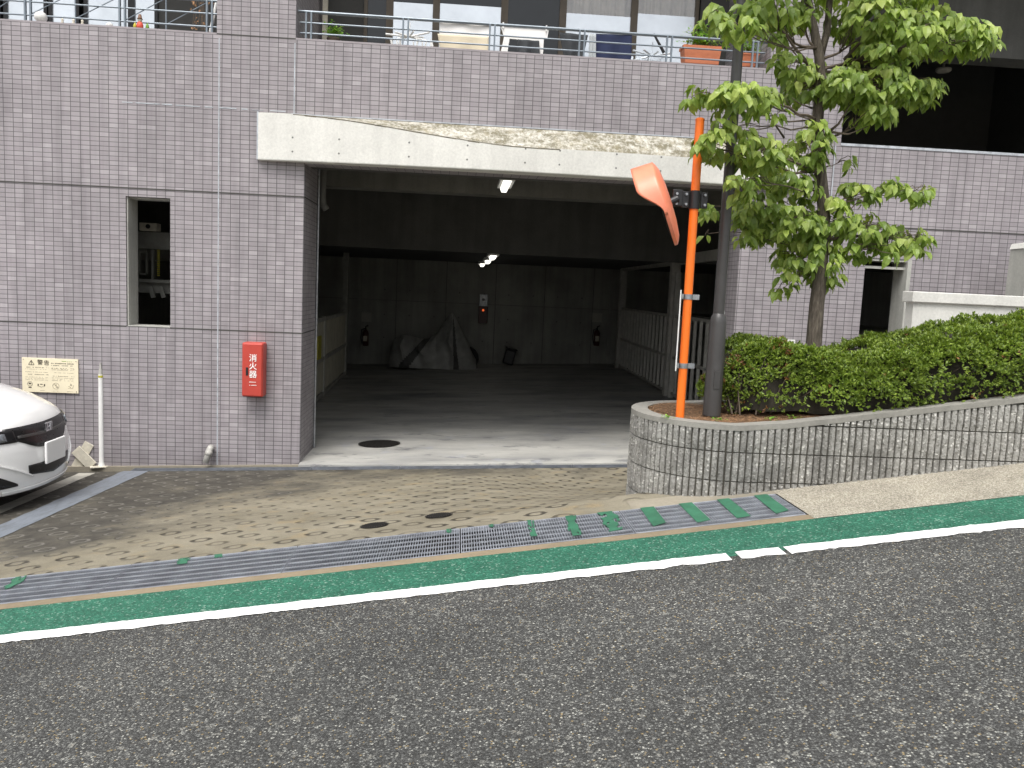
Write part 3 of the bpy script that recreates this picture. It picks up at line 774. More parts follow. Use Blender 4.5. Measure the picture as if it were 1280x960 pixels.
# octopus hangers
def peg_hanger(name, c, wx, col, n, label, seed):
    random.seed(seed); t = thing(name, c, label, 'hanger')
    mb = MB()
    for k in range(8):
        a = k*math.pi/4+.2; e = c+Vector((math.cos(a)*wx, math.sin(a)*wx*.6, random.uniform(-.05, .06)))
        mb.tube([c, e], .011, 6)
    mb.tube([c, c+Vector((0, 0, .16))], .006, 6); mb.build('hanger_arm', col, t)
    for k in range(n):
        a = random.uniform(0, 6.28); r = wx*random.uniform(.4, 1)
        e = c+Vector((math.cos(a)*r, math.sin(a)*r*.6, -.02))
        MB().box(-.008, .008, -.006, .006, -.09, 0, Matrix.Translation(e) @ Matrix.Rotation(random.uniform(-.3, .3), 4, 'Y')).build('clothes_peg', col, t)
    return t
peg_hanger('peg_hanger', P(512, 46, YLN), .28, M['white'], 12, 'white folding hanger with many pegs, left of the beige towel', 1)
peg_hanger('peg_hanger', P(815, 70, YLN), .24, M['pane'], 22, 'silvery peg hanger between navy towel and terracotta planter', 2)
tag(MB().tube([P(817, 42, YLN-.1), P(830, 66, YLN-.1)], [.012, .02], 8).build('drying_arm', M['black'], origin=P(817, 42, YLN-.1)), 'short black folded pole above the silvery peg hanger', 'pole')

def leaf_geo(mb, p, d, nrm, L, Wd, curl=.25):
    """pointed oval leaf folded on its midrib; d along the leaf"""
    d = d.normalized(); s = d.cross(nrm)
    if s.length < 1e-4: s = d.cross(Vector((1, 0, 0)))
    s.normalize(); n = s.cross(d)
    a = p; b = p+d*L*.3+n*L*.03; c = p+d*L*.66-n*L*curl*.22; e = p+d*L-n*L*curl*.75
    up = n*Wd*.13
    mb.add([a, b+s*Wd*.46+up, b, b-s*Wd*.46+up, c+s*Wd*.4+up, c, c-s*Wd*.4+up, e],
           [(0, 2, 1), (0, 3, 2), (1, 2, 5, 4), (2, 3, 6, 5), (4, 5, 7), (5, 6, 7)])
def rv(): return Vector((random.gauss(0, 1), random.gauss(0, 1), random.gauss(0, 1))).normalized()
def pot_plant(name, c, pot, rx, h, n, label, cat, L=.05, mats='pot_leaf', seed=0):
    random.seed(seed); t = thing(name, c, label, cat)
    pot(t)
    mb = MB()
    for k in range(n):
        p = c+Vector((random.gauss(0, rx*.5), random.gauss(0, .05), abs(random.gauss(0, h*.5))+.03)); d = Vector((random.gauss(0, 1), random.gauss(0, 1), random.uniform(-.4, .8)))
        leaf_geo(mb, p, d, Vector((0, -.3, 1)), L*random.uniform(.6, 1.2), L*.55)
    mb.build('foliage', M[mats], t, fix=False)
    st = MB()
    for k in range(5): st.tube([c, c+Vector((random.gauss(0, rx*.5), 0, h*random.uniform(.5, 1)))], .004, 5)
    st.build('stem', M['twig'], t)
    return t
def boxpot(wx, hy, z0, mat):
    def f(t):
        c = t.location; a = c+Vector((0, 0, 0)); mb = MB()
        pts = lambda s, z: [(a.x-wx*s, a.y-.1*s, z), (a.x+wx*s, a.y-.1*s, z), (a.x+wx*s, a.y+.1*s, z), (a.x-wx*s, a.y+.1*s, z)]
        vs = pts(.9, a.z-hy)+pts(1, a.z-.02); mb.add(vs, [(3, 2, 1, 0), (0, 1, 5, 4), (1, 2, 6, 5), (2, 3, 7, 6), (3, 0, 4, 7), (4, 5, 6, 7)])
        mb.build('pot', mat, t, bevel=.006)
        MB().box(a.x-wx*1.04, a.x+wx*1.04, a.y-.105, a.y+.105, a.z-.03, a.z).build('rim', mat, t)
    return f
def roundpot(r, h, mat):
    def f(t):
        c = t.location; MB().lathe(c-Vector((0, 0, h)), [(r*.7, 0), (r, h*.9), (r*1.1, h*.9), (r*1.1, h), (r*.9, h)], 14).build('pot', mat, t, smooth='auto')
    return f
YP = .32
q = P(876, 60, YP); pot_plant('planter_box', q, boxpot(.22, .2, 0, M['terracotta']), .2, .17, 420, 'wide terracotta planter box of bright green leaves, left of lamp post', 'planter', .05, seed=4)
q = P(935, 68, YP); pot_plant('planter_box', q, boxpot(.1, .16, 0, M['terracotta']), .12, .12, 200, 'smaller red planter of herbs right of the lamp post', 'planter', .045, seed=5)
q = P(417, 48, YP); pot_plant('potted_plant', q, roundpot(.07, .13, M['twig']), .1, .1, 260, 'small bushy light green potted plant at the left railing end', 'plant', .04, seed=6)
# ornaments on the left parapet ledge
def ledge(px, py): q = P(px, py, .05); q.z = 4.757; return q
tag(MB().sph(ledge(51, 22)+Vector((0, 0, .055)), .065, 16, (1, 1, .9)).build('white_ball', M['white'], smooth=True, origin=ledge(51, 22)), 'round white ball ornament on the left parapet', 'ornament')
q = ledge(137, 30); mb = MB(); mb.lathe(q, [(.028, 0), (.036, .015), (.034, .03), (.012, .042), (.004, .05)], 12)
tag(mb.build('ornament_dome', M['white'], smooth=True, origin=q), 'low white dome ornament on the left parapet', 'ornament')
for px, lab in ((78, 'tiny cream figurine nearest the white ball'), (92, 'tiny cream figurine in the middle of three'), (103, 'tiny cream figurine farthest from the white ball')):
    q = ledge(px, 26); mb = MB(); mb.lathe(q, [(.014, 0), (.018, .012), (.01, .03), (.015, .04), (.013, .052), (.003, .058)], 10)
    tag(mb.build('figurine', M['offwhite'], smooth=True, origin=q), lab, 'figurine', 'cream figurines on the left parapet')
q = ledge(175, 33); t = thing('gnome_figure', q, 'small coloured figure with red belly and dark hat on the left parapet', 'ornament')
MB().lathe(q, [(.03, 0), (.036, .02), (.034, .045), (.022, .07)], 12).build('figure_body', M['clay'], t, smooth=True)
MB().sph(q+Vector((0, 0, .09)), .024, 10).build('figure_head', M['offwhite'], t, smooth=True)
MB().lathe(q+Vector((0, 0, .1)), [(.03, 0), (.022, .015), (.014, .05)], 10).build('figure_hat', M['brown'], t, smooth=True)
for dx, mname in ((-.06, 'yellow'), (.07, 'pot_leaf')):
    MB().lathe(q+Vector((dx, .02, 0)), [(.016, 0), (.02, .03), (.012, .055), (.003, .07)], 10).build('figure_side', M[mname], t, smooth=True)
tag(MB().tube([P(263, 40, .3), P(273, -8, .3)], .018, 8).build('white_pole', M['white'], origin=P(263, 40, .3)), 'slanting white pole leaning at the right end of the left balcony', 'pole')
# dry climbing plant at right end of left balcony
random.seed(12); q = P(252, 38, .5); t = thing('climbing_plant', q, 'sparse dry climbing plant on netting beside the slanting white pole', 'plant')
mb = MB(); st = MB()
for k in range(7): st.tube([q+Vector((random.uniform(-.1, .1), 0, 0)), q+Vector((random.uniform(-.15, .1), 0, .7))], .005, 5)
st.build('stem', M['twig'], t)
for k in range(34): leaf_geo(mb, q+Vector((random.uniform(-.16, .1), random.uniform(-.03, .03), random.uniform(0, .6))), rv(), Vector((0, -1, .2)), .04, .022)
mb.build('foliage', M['needle'], t, fix=False)

# ================================================================== gratings
def rp(px, py):
    lo, hi = -CAMD+1, 2.
    for _ in range(50):
        mid = (lo+hi)/2; q = at(px, py, mid)
        if q.z > roadz(q.x): lo = mid
        else: hi = mid
    return at(px, py, lo)
PW = .995
def street_grate(xr, label):
    """one panel, right end at xr; bars run across, sheared to the slope of the street"""
    z0 = roadz(xr); t = thing('drain_grate', (xr, YT0, z0), label, 'drain grating', 'steel grating panels along the street')
    sh = lambda x: z0+GR*(x-xr)+.002
    def sbox(mb, xa, xb, ya, yb, da, db):
        mb.add([(xa, ya, sh(xa)+da), (xb, ya, sh(xb)+da), (xa, yb, sh(xa)+da), (xb, yb, sh(xb)+da), (xa, ya, sh(xa)+db), (xb, ya, sh(xb)+db), (xa, yb, sh(xa)+db), (xb, yb, sh(xb)+db)],
               [(0, 2, 3, 1), (4, 5, 7, 6), (0, 1, 5, 4), (2, 6, 7, 3), (0, 4, 6, 2), (1, 3, 7, 5)])
    f = MB(); xa, xb = xr-PW+.004, xr-.004
    sbox(f, xa, xb, YT0, YT0+.014, -.03, 0); sbox(f, xa, xb, YT1-.014, YT1, -.03, 0)
    sbox(f, xa, xa+.005, YT0+.014, YT1-.014, -.03, 0); sbox(f, xb-.005, xb, YT0+.014, YT1-.014, -.03, 0)
    f.build('grate_frame', M['grate'], t, fix=False)
    b = MB(); n = 64
    for k in range(1, n):
        x = xa+(xb-xa)*k/n; sbox(b, x-.0018, x+.0018, YT0+.014, YT1-.014, -.03, -.001)
    b.build('grate_bars', M['grate'], t, fix=False)
    c = MB()
    for k in range(1, 6):
        y = YT0+(YT1-YT0)*k/6; sbox(c, xa+.005, xb-.005, y-.003, y+.003, -.008, .0005)
    c.build('cross_rods', M['rod'], t, fix=False)
    return t
npan = 9
pan = [street_grate(GX1, 'rightmost street grating panel, crossed by four solid green painted stripes')]
labs = ['second street grating panel from the right, crossed by three worn green stripes', 'third street grating panel from the right, in front of the two small iron covers',
        'fourth street grating panel from the right, with small green patches at its upper edge', 'leftmost street grating panel in view, with a green patch near its end']
for k in range(1, npan):
    c = copy_tree(pan[0]); c.location = (GX1-PW*k, YT0, roadz(GX1-PW*k)); c['label'] = labs[k-1] if k-1 < len(labs) else 'street grating panel beyond the left edge of the view'
    pan.append(c)
bpy.context.view_layer.update()
def paint(quad, seed, wear):
    """worn green paint lying on the bars; quad TL TR BR BL in photo points"""
    q = [rp(x, y) for x, y in quad]
    cx = sum(p.x for p in q)/4; k = max(0, min(npan-1, int((GX1-cx)/PW)))
    mb = MB(); nu, nv = 14, 22
    for i in range(nu):
        for j in range(nv):
            u, v = (i+.5)/nu, (j+.5)/nv
            edge = min(u, 1-u)*2
            if noise.noise(Vector((u*4+seed*7, v*5, seed)))*1.0+edge*.9 < wear: continue
            def pt(u, v):
                p = q[0].lerp(q[1], u).lerp(q[3].lerp(q[2], u), v); y = max(YT0+.004, min(YT1-.004, p.y)); return Vector((p.x, y, roadz(p.x)+.0055))
            mb.add([pt(i/nu, j/nv), pt((i+1)/nu, j/nv), pt((i+1)/nu, (j+1)/nv), pt(i/nu, (j+1)/nv)], [(0, 1, 2, 3)])
    if mb.v: mb.build('paint_stripe', M['gpaint'], pan[k], solid=.002, fix=False)
M['gpaint'] = simple('green_floor_paint', (.035, .15, .085, 1), .7, var=.3, scale=9)
c7 = lambda x, y: (760+x/4.571, 500+y/4.571)
c3 = lambda x, y: (540+x/4.923, 560+y/4.923)
cl = lambda x, y: (x/3.2, 600+y/3.2)
for i, (q, w) in enumerate([([c7(820, 540), c7(910, 545), c7(1030, 635), c7(960, 655)], -2), ([c7(608, 562), c7(682, 560), c7(815, 668), c7(735, 680)], -2), ([c7(393, 588), c7(470, 583), c7(585, 690), c7(510, 706)], -2),
        ([c7(173, 608), c7(252, 603), c7(330, 705), c7(258, 728)], -2), ([c3(1008, 388), c3(1135, 395), c3(1175, 505), c3(1065, 525)], .3), ([c3(805, 418), c3(882, 413), c3(922, 540), c3(850, 548)], .15),
        ([c3(572, 440), c3(625, 438), c3(655, 545), c3(605, 550)], .4), ([c3(80, 490), c3(120, 487), c3(125, 525), c3(85, 528)], .35), ([c3(345, 466), c3(388, 462), c3(385, 490), c3(348, 492)], .35),
        ([cl(710, 318), cl(765, 308), cl(760, 335), cl(705, 342)], .3), ([cl(850, 302), cl(895, 297), cl(890, 312), cl(850, 316)], .3), ([cl(50, 395), cl(112, 385), cl(80, 425), cl(0, 445)], .35)]):
    paint(q, i+1, w)

def wall_grate(xl, lab):
    L = .99; z0 = floorz(xl); sh = lambda x: z0+.039*(x-xl)-.028
    t = thing('wall_drain_grate', (xl, YB, z0), lab, 'drain grating', 'steel grating panels at the foot of the wall')
    f = MB(); xa, xb = xl+.003, xl+L-.003
    def sb(mb, xa, xb, ya, yb, da, db):
        mb.add([(xa, ya, sh(xa)+da), (xb, ya, sh(xb)+da), (xa, yb, sh(xa)+da), (xb, yb, sh(xb)+da), (xa, ya, sh(xa)+db), (xb, ya, sh(xb)+db), (xa, yb, sh(xa)+db), (xb, yb, sh(xb)+db)],
               [(0, 2, 3, 1), (4, 5, 7, 6), (0, 1, 5, 4), (2, 6, 7, 3), (0, 4, 6, 2), (1, 3, 7, 5)])
    ya, yb = YB+.003, -.115
    sb(f, xa, xa+.012, ya, yb, -.03, 0); sb(f, xb-.012, xb, ya, yb, -.03, 0)
    f.build('grate_frame', M['grate2'], t, fix=False)
    b = MB()
    for k in range(7):
        y = ya+.004+(yb-ya-.01)*k/6; sb(b, xa+.012, xb-.012, y-.0035, y+.0035, -.03, -.001)
    b.build('grate_bars', M['grate2'], t, fix=False)
    return t
wl = None
names = ['wall drain panel below the spout pipe, nearest the blue grey painted band', 'wall drain panel below the red extinguisher box at the left garage corner',
         'wall drain panel in front of the large iron cover in the garage', 'wall drain panel in the middle of the garage mouth, just right of the iron cover',
         'second wall drain panel from the planter, across the garage mouth', 'wall drain panel nearest the planter, at the right of the garage mouth']
for k in range(6):
    X = -3.55+k*.99
    if wl is None: wl = wall_grate(X, names[0])
    else: c = copy_tree(wl); c.location = (X, YB, floorz(X)); c['label'] = names[k]

# manhole covers
def manhole(name, c, r, label, tilt, ribs=True):
    t = thing(name, c, label, 'manhole cover')
    q = Vector((0, 0, 1)).rotation_difference(Vector(tilt).normalized()).to_matrix().to_4x4(); mt = Matrix.Translation(c) @ q
    d = MB(); d.lathe((0, 0, 0), [(r*.93, -.02), (r*.93, .004), (r*.9, .006)], 36)
    for i in range(-5, 6):
        x = i*r*.16; h = math.sqrt(max(0, (r*.85)**2-x*x)); d.box(x-.006, x+.006, -h, h, .005, .010)
    d.v = [mt @ v for v in d.v]; d.build('cover_plate', M['manhole'], t)
    g = MB(); n = 40
    for k in range(n):
        a, b = 2*math.pi*k/n, 2*math.pi*(k+1)/n
        g.add([(r*.94*math.cos(a), r*.94*math.sin(a), .005), (r*math.cos(a), r*math.sin(a), .005), (r*math.cos(b), r*math.sin(b), .005), (r*.94*math.cos(b), r*.94*math.sin(b), .005)], [(0, 1, 2, 3)])
    g.v = [mt @ v for v in g.v]; g.build('cover_rim', M['manhole'], t)
q = fl(474, 555); manhole('manhole_cover', q+Vector((0, 0, .002)), .27, 'large dark ribbed iron cover in the garage slab', (-.039, 0, 1))
for (px, py, r, lab) in ((468, 657.5, .098, 'small iron cover in the driveway, the left and nearer of two'), (548.5, 645, .098, 'small iron cover in the driveway, the right and farther of two')):
    p = ap(px, py); e = .05
    gx = (apronz(p.x+e, p.y)-apronz(p.x-e, p.y))/(2*e); gy = (apronz(p.x, p.y+e)-apronz(p.x, p.y-e))/(2*e)
    manhole('manhole_cover', Vector((p.x, p.y, apronz(p.x, p.y)+.002)), r, lab, (-gx, -gy, 1))

# ================================================================== planter
YPF, YPBK = -4.43, -3.23
def topz(X): return 1.345+.144*max(0., X-1.95-.0) if X > 2.1 else 1.345+.144*.15*sstep(1.8, 2.1, X)
XE = 9.
Lst = XE-PLC.x; Larc = math.pi*PLR; Ltot = Lst*2+Larc
def path(s):
    """outer face: point and outward normal at arc length s, from the far right along the street, round the end, back"""
    if s < Lst: return Vector((XE-s, YPF)), Vector((0, -1))
    if s < Lst+Larc:
        a = -math.pi/2-(s-Lst)/PLR; return Vector((PLC.x+PLR*math.cos(a), PLC.y+PLR*math.sin(a))), Vector((math.cos(a), math.sin(a)))
    return Vector((PLC.x+(s-Lst-Larc), YPBK)), Vector((0, 1))
plt_ = thing('planter', (PLC.x, PLC.y, .8), 'curved planter wall of ribbed grey split faced blocks with concrete rim', 'planter')
def pbot(p): return min(roadz(p.x), apronz(p.x, p.y))-.08
jref = pz(at(902, 565.6, YPF).x, YPF, 565.6)
joints = [jref+.19*k for k in range(-6, 9)]
random.seed(21)
rb = MB(); pitch = .0445; ns = int(Ltot/pitch)
for i in range(ns):
    s = (i+.5)*pitch; p, nn = path(s)
    if p.x > 6.5 and nn.y > 0: continue
    tt = Vector((-nn.y, nn.x)); zt = topz(p.x)-.033; zb = pbot(p)
    wide = .004 if i % 9 == 0 else 0
    for za_, zb_ in zip(joints, joints[1:]):
        a, b = max(za_+.004, zb), min(zb_-.004, zt)
        if b-a < .012: continue
        k = 4; hw = pitch/2-.0055-wide/2; jit = random.uniform(-.002, .002); vs = []
        for j in range(k+1):
            z = a+(b-a)*j/k; o = jit+random.uniform(-.0025, .0025); e = .003 if j in (0, k) else 0
            for (q, r) in ((-hw-.001, -.02), (-hw, o-.005-e), (-hw+.005, o-e), (hw-.005, o-e+random.uniform(-.001, .001)), (hw, o-.005-e), (hw+.001, -.02)):
                w_ = p+nn*r+tt*q; vs.append((w_.x, w_.y, z))
        fs = [(j*6+m_, j*6+m_+1, (j+1)*6+m_+1, (j+1)*6+m_) for j in range(k) for m_ in range(5)]
        fs += [tuple(range(6)), tuple(range(k*6, k*6+6))]
        rb.add(vs, fs)
rb.build('block_face', M['block'], plt_, fix=True)
def sweep(r0, r1, f0, f1, name, mat, n=160):
    mb = MB()
    for i in range(n):
        ring = []
        for s in (Ltot*i/n, Ltot*(i+1)/n):
            p, nn = path(min(s, Ltot-.001)); a, b = p+nn*r0, p+nn*r1
            ring.append([(a.x, a.y, f0(p)), (b.x, b.y, f0(p)), (b.x, b.y, f1(p)), (a.x, a.y, f1(p))])
        A, B = ring
        mb.add(A+B, [(0, 1, 5, 4), (1, 2, 6, 5), (2, 3, 7, 6), (3, 0, 4, 7)])
    return mb.build(name, mat, plt_)
sweep(-.11, -.017, pbot, lambda p: topz(p.x)-.04, 'wall_core', M['mortar'])
sweep(-.115, .0, lambda p: topz(p.x)-.034, lambda p: topz(p.x)+.002*noise.noise(Vector((p.x*4, p.y*4, 0))), 'coping', M['coping'])
# soil
mb = MB(); n = 30
inner = [PLC+(path(Lst+Larc*k/n)[1])*(PLR-.11) for k in range(n+1)]
pts = [(XE, YPF+.11)]+[(p.x, p.y) for p in inner]+[(XE, YPBK-.11)]
def soilz(x, y): return topz(x)-.035+.03*noise.noise(Vector((x*2.2, y*2.2, 0)))+.02
sg = MB(); sg.grid(lambda u, v: Vector((1.39+(XE-1.39)*u, YPF+.1+(YPBK-YPF-.2)*v, soilz(1.39+(XE-1.39)*u, YPF+.1+(YPBK-YPF-.2)*v))), 150, 22)
sg.f = [f for f in sg.f if all(sg.v[i].x >= PLC.x or (sg.v[i].xy-PLC).length < PLR-.05 for i in f)]; sg.mi = [0]*len(sg.f)
struct(sg.build('soil', M['soil'], smooth=True))
random.seed(31); mb = MB()
for k in range(5200):
    x = random.uniform(1.38, 3.0); y = random.uniform(YPF+.12, YPBK-.12)
    if x < PLC.x and (Vector((x, y))-PLC).length > PLR-.12: continue
    p = Vector((x, y, soilz(x, y)+random.uniform(.002, .012))); a = random.uniform(0, 6.28); L = random.uniform(.015, .05)
    d = Vector((math.cos(a), math.sin(a), random.uniform(-.15, .25)))*L; w_ = Vector((-math.sin(a), math.cos(a), 0))*.0022
    mb.add([p-w_, p+w_, p+d+w_*.6, p+d-w_*.6], [(0, 1, 2, 3)])
tag(mb.build('leaf_litter', M['needle'], fix=False), 'reddish brown dry needles covering the planter soil', 'leaf litter', kind='stuff')
random.seed(5)
for k, (px, py) in enumerate(((833, 512), (915, 503), (948, 505), (900, 521), (992, 515), (965, 520), (1008, 508))):
    q = at(px, py, -4.2); q = at(px, py, -4.2 if py > 508 else -3.9); q.z = soilz(q.x, q.y); mb = MB()
    for j in range(14): leaf_geo(mb, q+Vector((random.gauss(0, .02), random.gauss(0, .02), random.uniform(0, .02))), Vector((random.gauss(0, 1), random.gauss(0, 1), .5)), Vector((0, 0, 1)), .028, .015)
    o = mb.build('weed', M['pot_leaf'], origin=q, fix=False)
    tag(o, 'tiny bright green weed sprouting from the needle covered planter soil', 'weed', 'weeds in the planter')

# ================================================================== hedge
hp = [(905, 440), (915, 430), (945, 424), (985, 428), (1015, 438), (1050, 437), (1100, 428), (1140, 416), (1200, 407), (1280, 397)]
hz = []
for x, y in hp: q = at(x, y, -3.85); hz.append((q.x, q.z))
hz.append((6.5, hz[-1][1]+(6.5-hz[-1][0])*.14))
def htop(X):
    if X <= hz[0][0]: return hz[0][1]
    for (a, za_), (b, zb_) in zip(hz, hz[1:]):
        if X <= b: return za_+(zb_-za_)*(X-a)/(b-a)
    return hz[-1][1]
def hshell(X, ph):
    """point on the hedge surface: ph 0 = front foot, 1 = back foot"""
    # plan: the left end is set back round the lamp post
    yf = -4.37+.34*(1-sstep(1.9, 2.6, X)); yb = -3.36
    end = min(1., max(0., (X-1.78)/.2))**.5
    zb = topz(X)-.045+.05*(1-sstep(2., 2.5, X)); zt = zb+(htop(X)-zb)*end; ym = (yf+yb)/2; hw = (yb-yf)/2*end
    a = math.pi*(1-ph); ca, sa = math.cos(a), math.sin(a); e = .45
    y = ym+hw*math.copysign(abs(ca)**e, -(-ca))*1.0
    z = zb+(zt-zb)*abs(sa)**e
    return Vector((X, ym+hw*math.copysign(abs(ca)**e, ca), z))
hd = thing('hedge', (3.0, -3.8, 1.4), 'clipped azalea hedge of small dark green leaves rising to the right in the planter', 'hedge')
random.seed(77); mb = MB(); mr = MB()
def small_leaf(mb, p, d, n, L):
    d = d.normalized(); s = d.cross(n)
    if s.length < 1e-3: s = Vector((1, 0, 0))
    s.normalize(); n = s.cross(d); w_ = L*.24
    mb.add([p, p+d*L*.5+s*w_+n*L*.06, p+d*L, p+d*L*.5-s*w_+n*L*.06, p+d*L*.5], [(0, 4, 1), (1, 4, 2), (0, 3, 4), (3, 2, 4)])
def hedge_leaves(count, xa, xb):
    for k in range(count):
        X = random.uniform(xa, xb); ph = random.random()*.72 if random.random() < .85 else random.random()
        c = hshell(X, ph); e = .004
        du = hshell(X+e, ph)-c; dv = hshell(X, min(1, ph+e))-c; nrm = du.cross(dv)
        if nrm.length < 1e-9: continue
        nrm.normalize()
        if nrm.z < -.2 or (c.y < -3.9 and nrm.y > 0): nrm = -nrm
        lump = noise.noise(Vector((c.x*7, c.y*7, c.z*7)))*.05+noise.noise(Vector((c.x*19, c.y*19, c.z*19)))*.022
        hole = noise.noise(Vector((c.x*4.2+9, c.z*6, c.y*3)))
        if hole < -.4 and c.z < htop(X)-.12 and random.random() < .8: continue
        base = c+nrm*(lump*1.25-abs(random.gauss(0, .022)))
        tipd = (nrm*.7+rv()*.7+Vector((0, 0, .35))).normalized()
        red = (X < 2.25 and noise.noise(Vector((c.x*6, c.z*8, 3))) > .18 and random.random() < .35) or random.random() < .008
        for j in range(4):
            dd = (tipd+rv()*.75).normalized()
            small_leaf(mr if red else mb, base+rv()*.006, dd, (nrm+Vector((0, 0, .6))+rv()*.4).normalized(), random.uniform(.018, .031))
hedge_leaves(17000, 1.79, 4.3); hedge_leaves(1500, 4.3, 6.4)
mb.build('foliage', M['hedge'], hd, fix=False); mr.build('reddish_foliage', M['hedger'], hd, fix=False)
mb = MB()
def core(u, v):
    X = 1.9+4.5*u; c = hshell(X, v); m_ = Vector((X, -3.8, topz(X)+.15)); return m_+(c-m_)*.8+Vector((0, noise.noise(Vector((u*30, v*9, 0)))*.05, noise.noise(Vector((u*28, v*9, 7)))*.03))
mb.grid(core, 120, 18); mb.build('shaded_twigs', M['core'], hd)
tw = MB(); random.seed(8)
for k in range(150):
    X = random.uniform(1.9, 4.2); y0 = -3.9; p = Vector((X, random.uniform(-4.05, -3.8), topz(X))); c = hshell(X+random.uniform(-.15, .15), random.uniform(.02, .5)); tw.tube([p, p.lerp(c, .6)+rv()*.02, p.lerp(c, .97)], [.006, .004, .002], 5)
tw.build('branches', M['twig'], hd)

# ================================================================== lamp post, orange pole with mirror
q = at(890, 510, -4.0); t = thing('lamp_post', q, 'dark grey lamp post with thicker lower sleeve standing in the planter', 'lamp post')
zs_ = pz(q.x, -4., 392)
MB().lathe(q+Vector((0, 0, -.05)), [(.062, 0), (.056, zs_-q.z-.01), (.05, zs_-q.z+.03), (.036, zs_-q.z+.05)], 28).build('post_sleeve', M['steelgrey'], t, smooth='auto')
MB().lathe(q, [(.036, zs_-q.z), (.0345, 2.2), (.032, 3.6)], 24).build('post_shaft', M['steelgrey'], t, smooth='auto')
MB().lathe(q+Vector((0, 0, 3.58)), [(.05, 0), (.2, .04), (.24, .3), (.1, .42), (.0, .44)], 20).build('lamp_head', M['steelgrey'], t, smooth='auto')
MB().box(-.02, .02, -.004, .004, -.06, .06, Matrix.Translation(q+Vector((.0, -.06, .2)))).build('inspection_cover', M['steelgrey'], t)

qb = at(850, 517, -4.1); qt = at(871, 150, -4.1)
t = thing('mirror_post', qb, 'bright orange post with a hooded traffic mirror seen edge on', 'mirror post')
MB().tube([qb+Vector((0, 0, -.05)), Vector((qb.x, qb.y, qt.z))], .0285, 24).build('post', M['orange'], t, smooth='auto')
MB().lathe(Vector((qb.x, qb.y, qt.z)), [(.03, -.004), (.03, .008), (.018, .014)], 20).build('post_cap', M['orange'], t, smooth='auto')
px_ = lambda x, y, dy=0.: at(x, y, -4.1+dy)
zc = pz(qb.x, -4.1, 250)
br = MB(); pc = Vector((qb.x, qb.y, zc))
br.lathe(pc-Vector((0, 0, .058)), [(.036, 0), (.036, .116)], 20)
br.build('clamp', M['black'], t, smooth='auto')
br = MB()
br.box(pc.x+.04, pc.x+.085, pc.y-.012, pc.y+.012, zc-.052, zc+.052); br.build('bracket_plate', M['black'], t, bevel=.004); br = MB()
br.box(pc.x-.085, pc.x-.04, pc.y-.012, pc.y+.012, zc-.052, zc+.052)
br.box(pc.x-.15, pc.x-.085, pc.y-.02, pc.y-.008, zc-.045, zc+.06)
br.build('bracket_plate', M['black'], t, bevel=.004)
br = MB()
for dx in (-.125, -.062, .062):
    for dz in (-.032, .032): br.tube([(pc.x+dx, pc.y-.03, zc+dz), (pc.x+dx, pc.y-.01, zc+dz)], .009, 6)
br.build('bolts', M['galv'], t)
# mirror head: edge on to the street here, facing left and down towards the garage mouth
A, B = at(814, 203, -4.12), at(846, 307, -4.12); C = (A+B)/2; ax = (A-B).normalized(); RM = (A-B).length/2-.004
view = (C-Vector((0, -CAMD, CAMH))).normalized(); nrm = ax.cross(view).normalized()
if nrm.x > 0: nrm = -nrm
sx = nrm.cross(ax).normalized()
def rot_(p): return C+p
hmb = MB(); ring = 72
def circ(a, r, off): return C+ax*(r*math.cos(a))+sx*(r*math.sin(a))+nrm*off
# back shell
bk = MB(); prof = [(0, -.05), (.12, -.047), (.22, -.035), (RM-.02, -.02), (RM, -.008), (RM, .012), (RM-.012, .014)]
vs = []; fs = []
for (r, o) in prof:
    for k in range(ring): vs.append(circ(2*math.pi*k/ring, r, o))
for i in range(len(prof)-1):
    for k in range(ring): fs.append((i*ring+k, i*ring+(k+1) % ring, (i+1)*ring+(k+1) % ring, (i+1)*ring+k))
bk.add(vs, fs); bk.build('mirror_back', M['orange2'], t, smooth='auto')
fm = MB(); vs = []; fs = []
for (r, o) in ((0, .035), (.1, .032), (.2, .024), (RM-.012, .012)):
    for k in range(ring): vs.append(circ(2*math.pi*k/ring, r, o))
for i in range(3):
    for k in range(ring): fs.append((i*ring+k, i*ring+(k+1) % ring, (i+1)*ring+(k+1) % ring, (i+1)*ring+k))
fm.add(vs, fs); fm.build('mirror_face', M['mirror'], t, smooth=True)
def hd_depth(a):
    a = abs(a); return .012+.125*(1-sstep(R(62), R(100), a))
hmb.grid(lambda u, v: circ(R(-104)+R(208)*u, RM+.002+.006*v, -.008+(hd_depth(R(-104)+R(208)*u)+.008)*v), 60, 8)
hmb.build('hood', M['orange2'], t, smooth=True, solid=.006)
mb = MB(); mb.tube([pc+Vector((-.12, -.02, .0)), C-nrm*.04], .024, 12); mb.build('mirror_arm', M['black'], t)
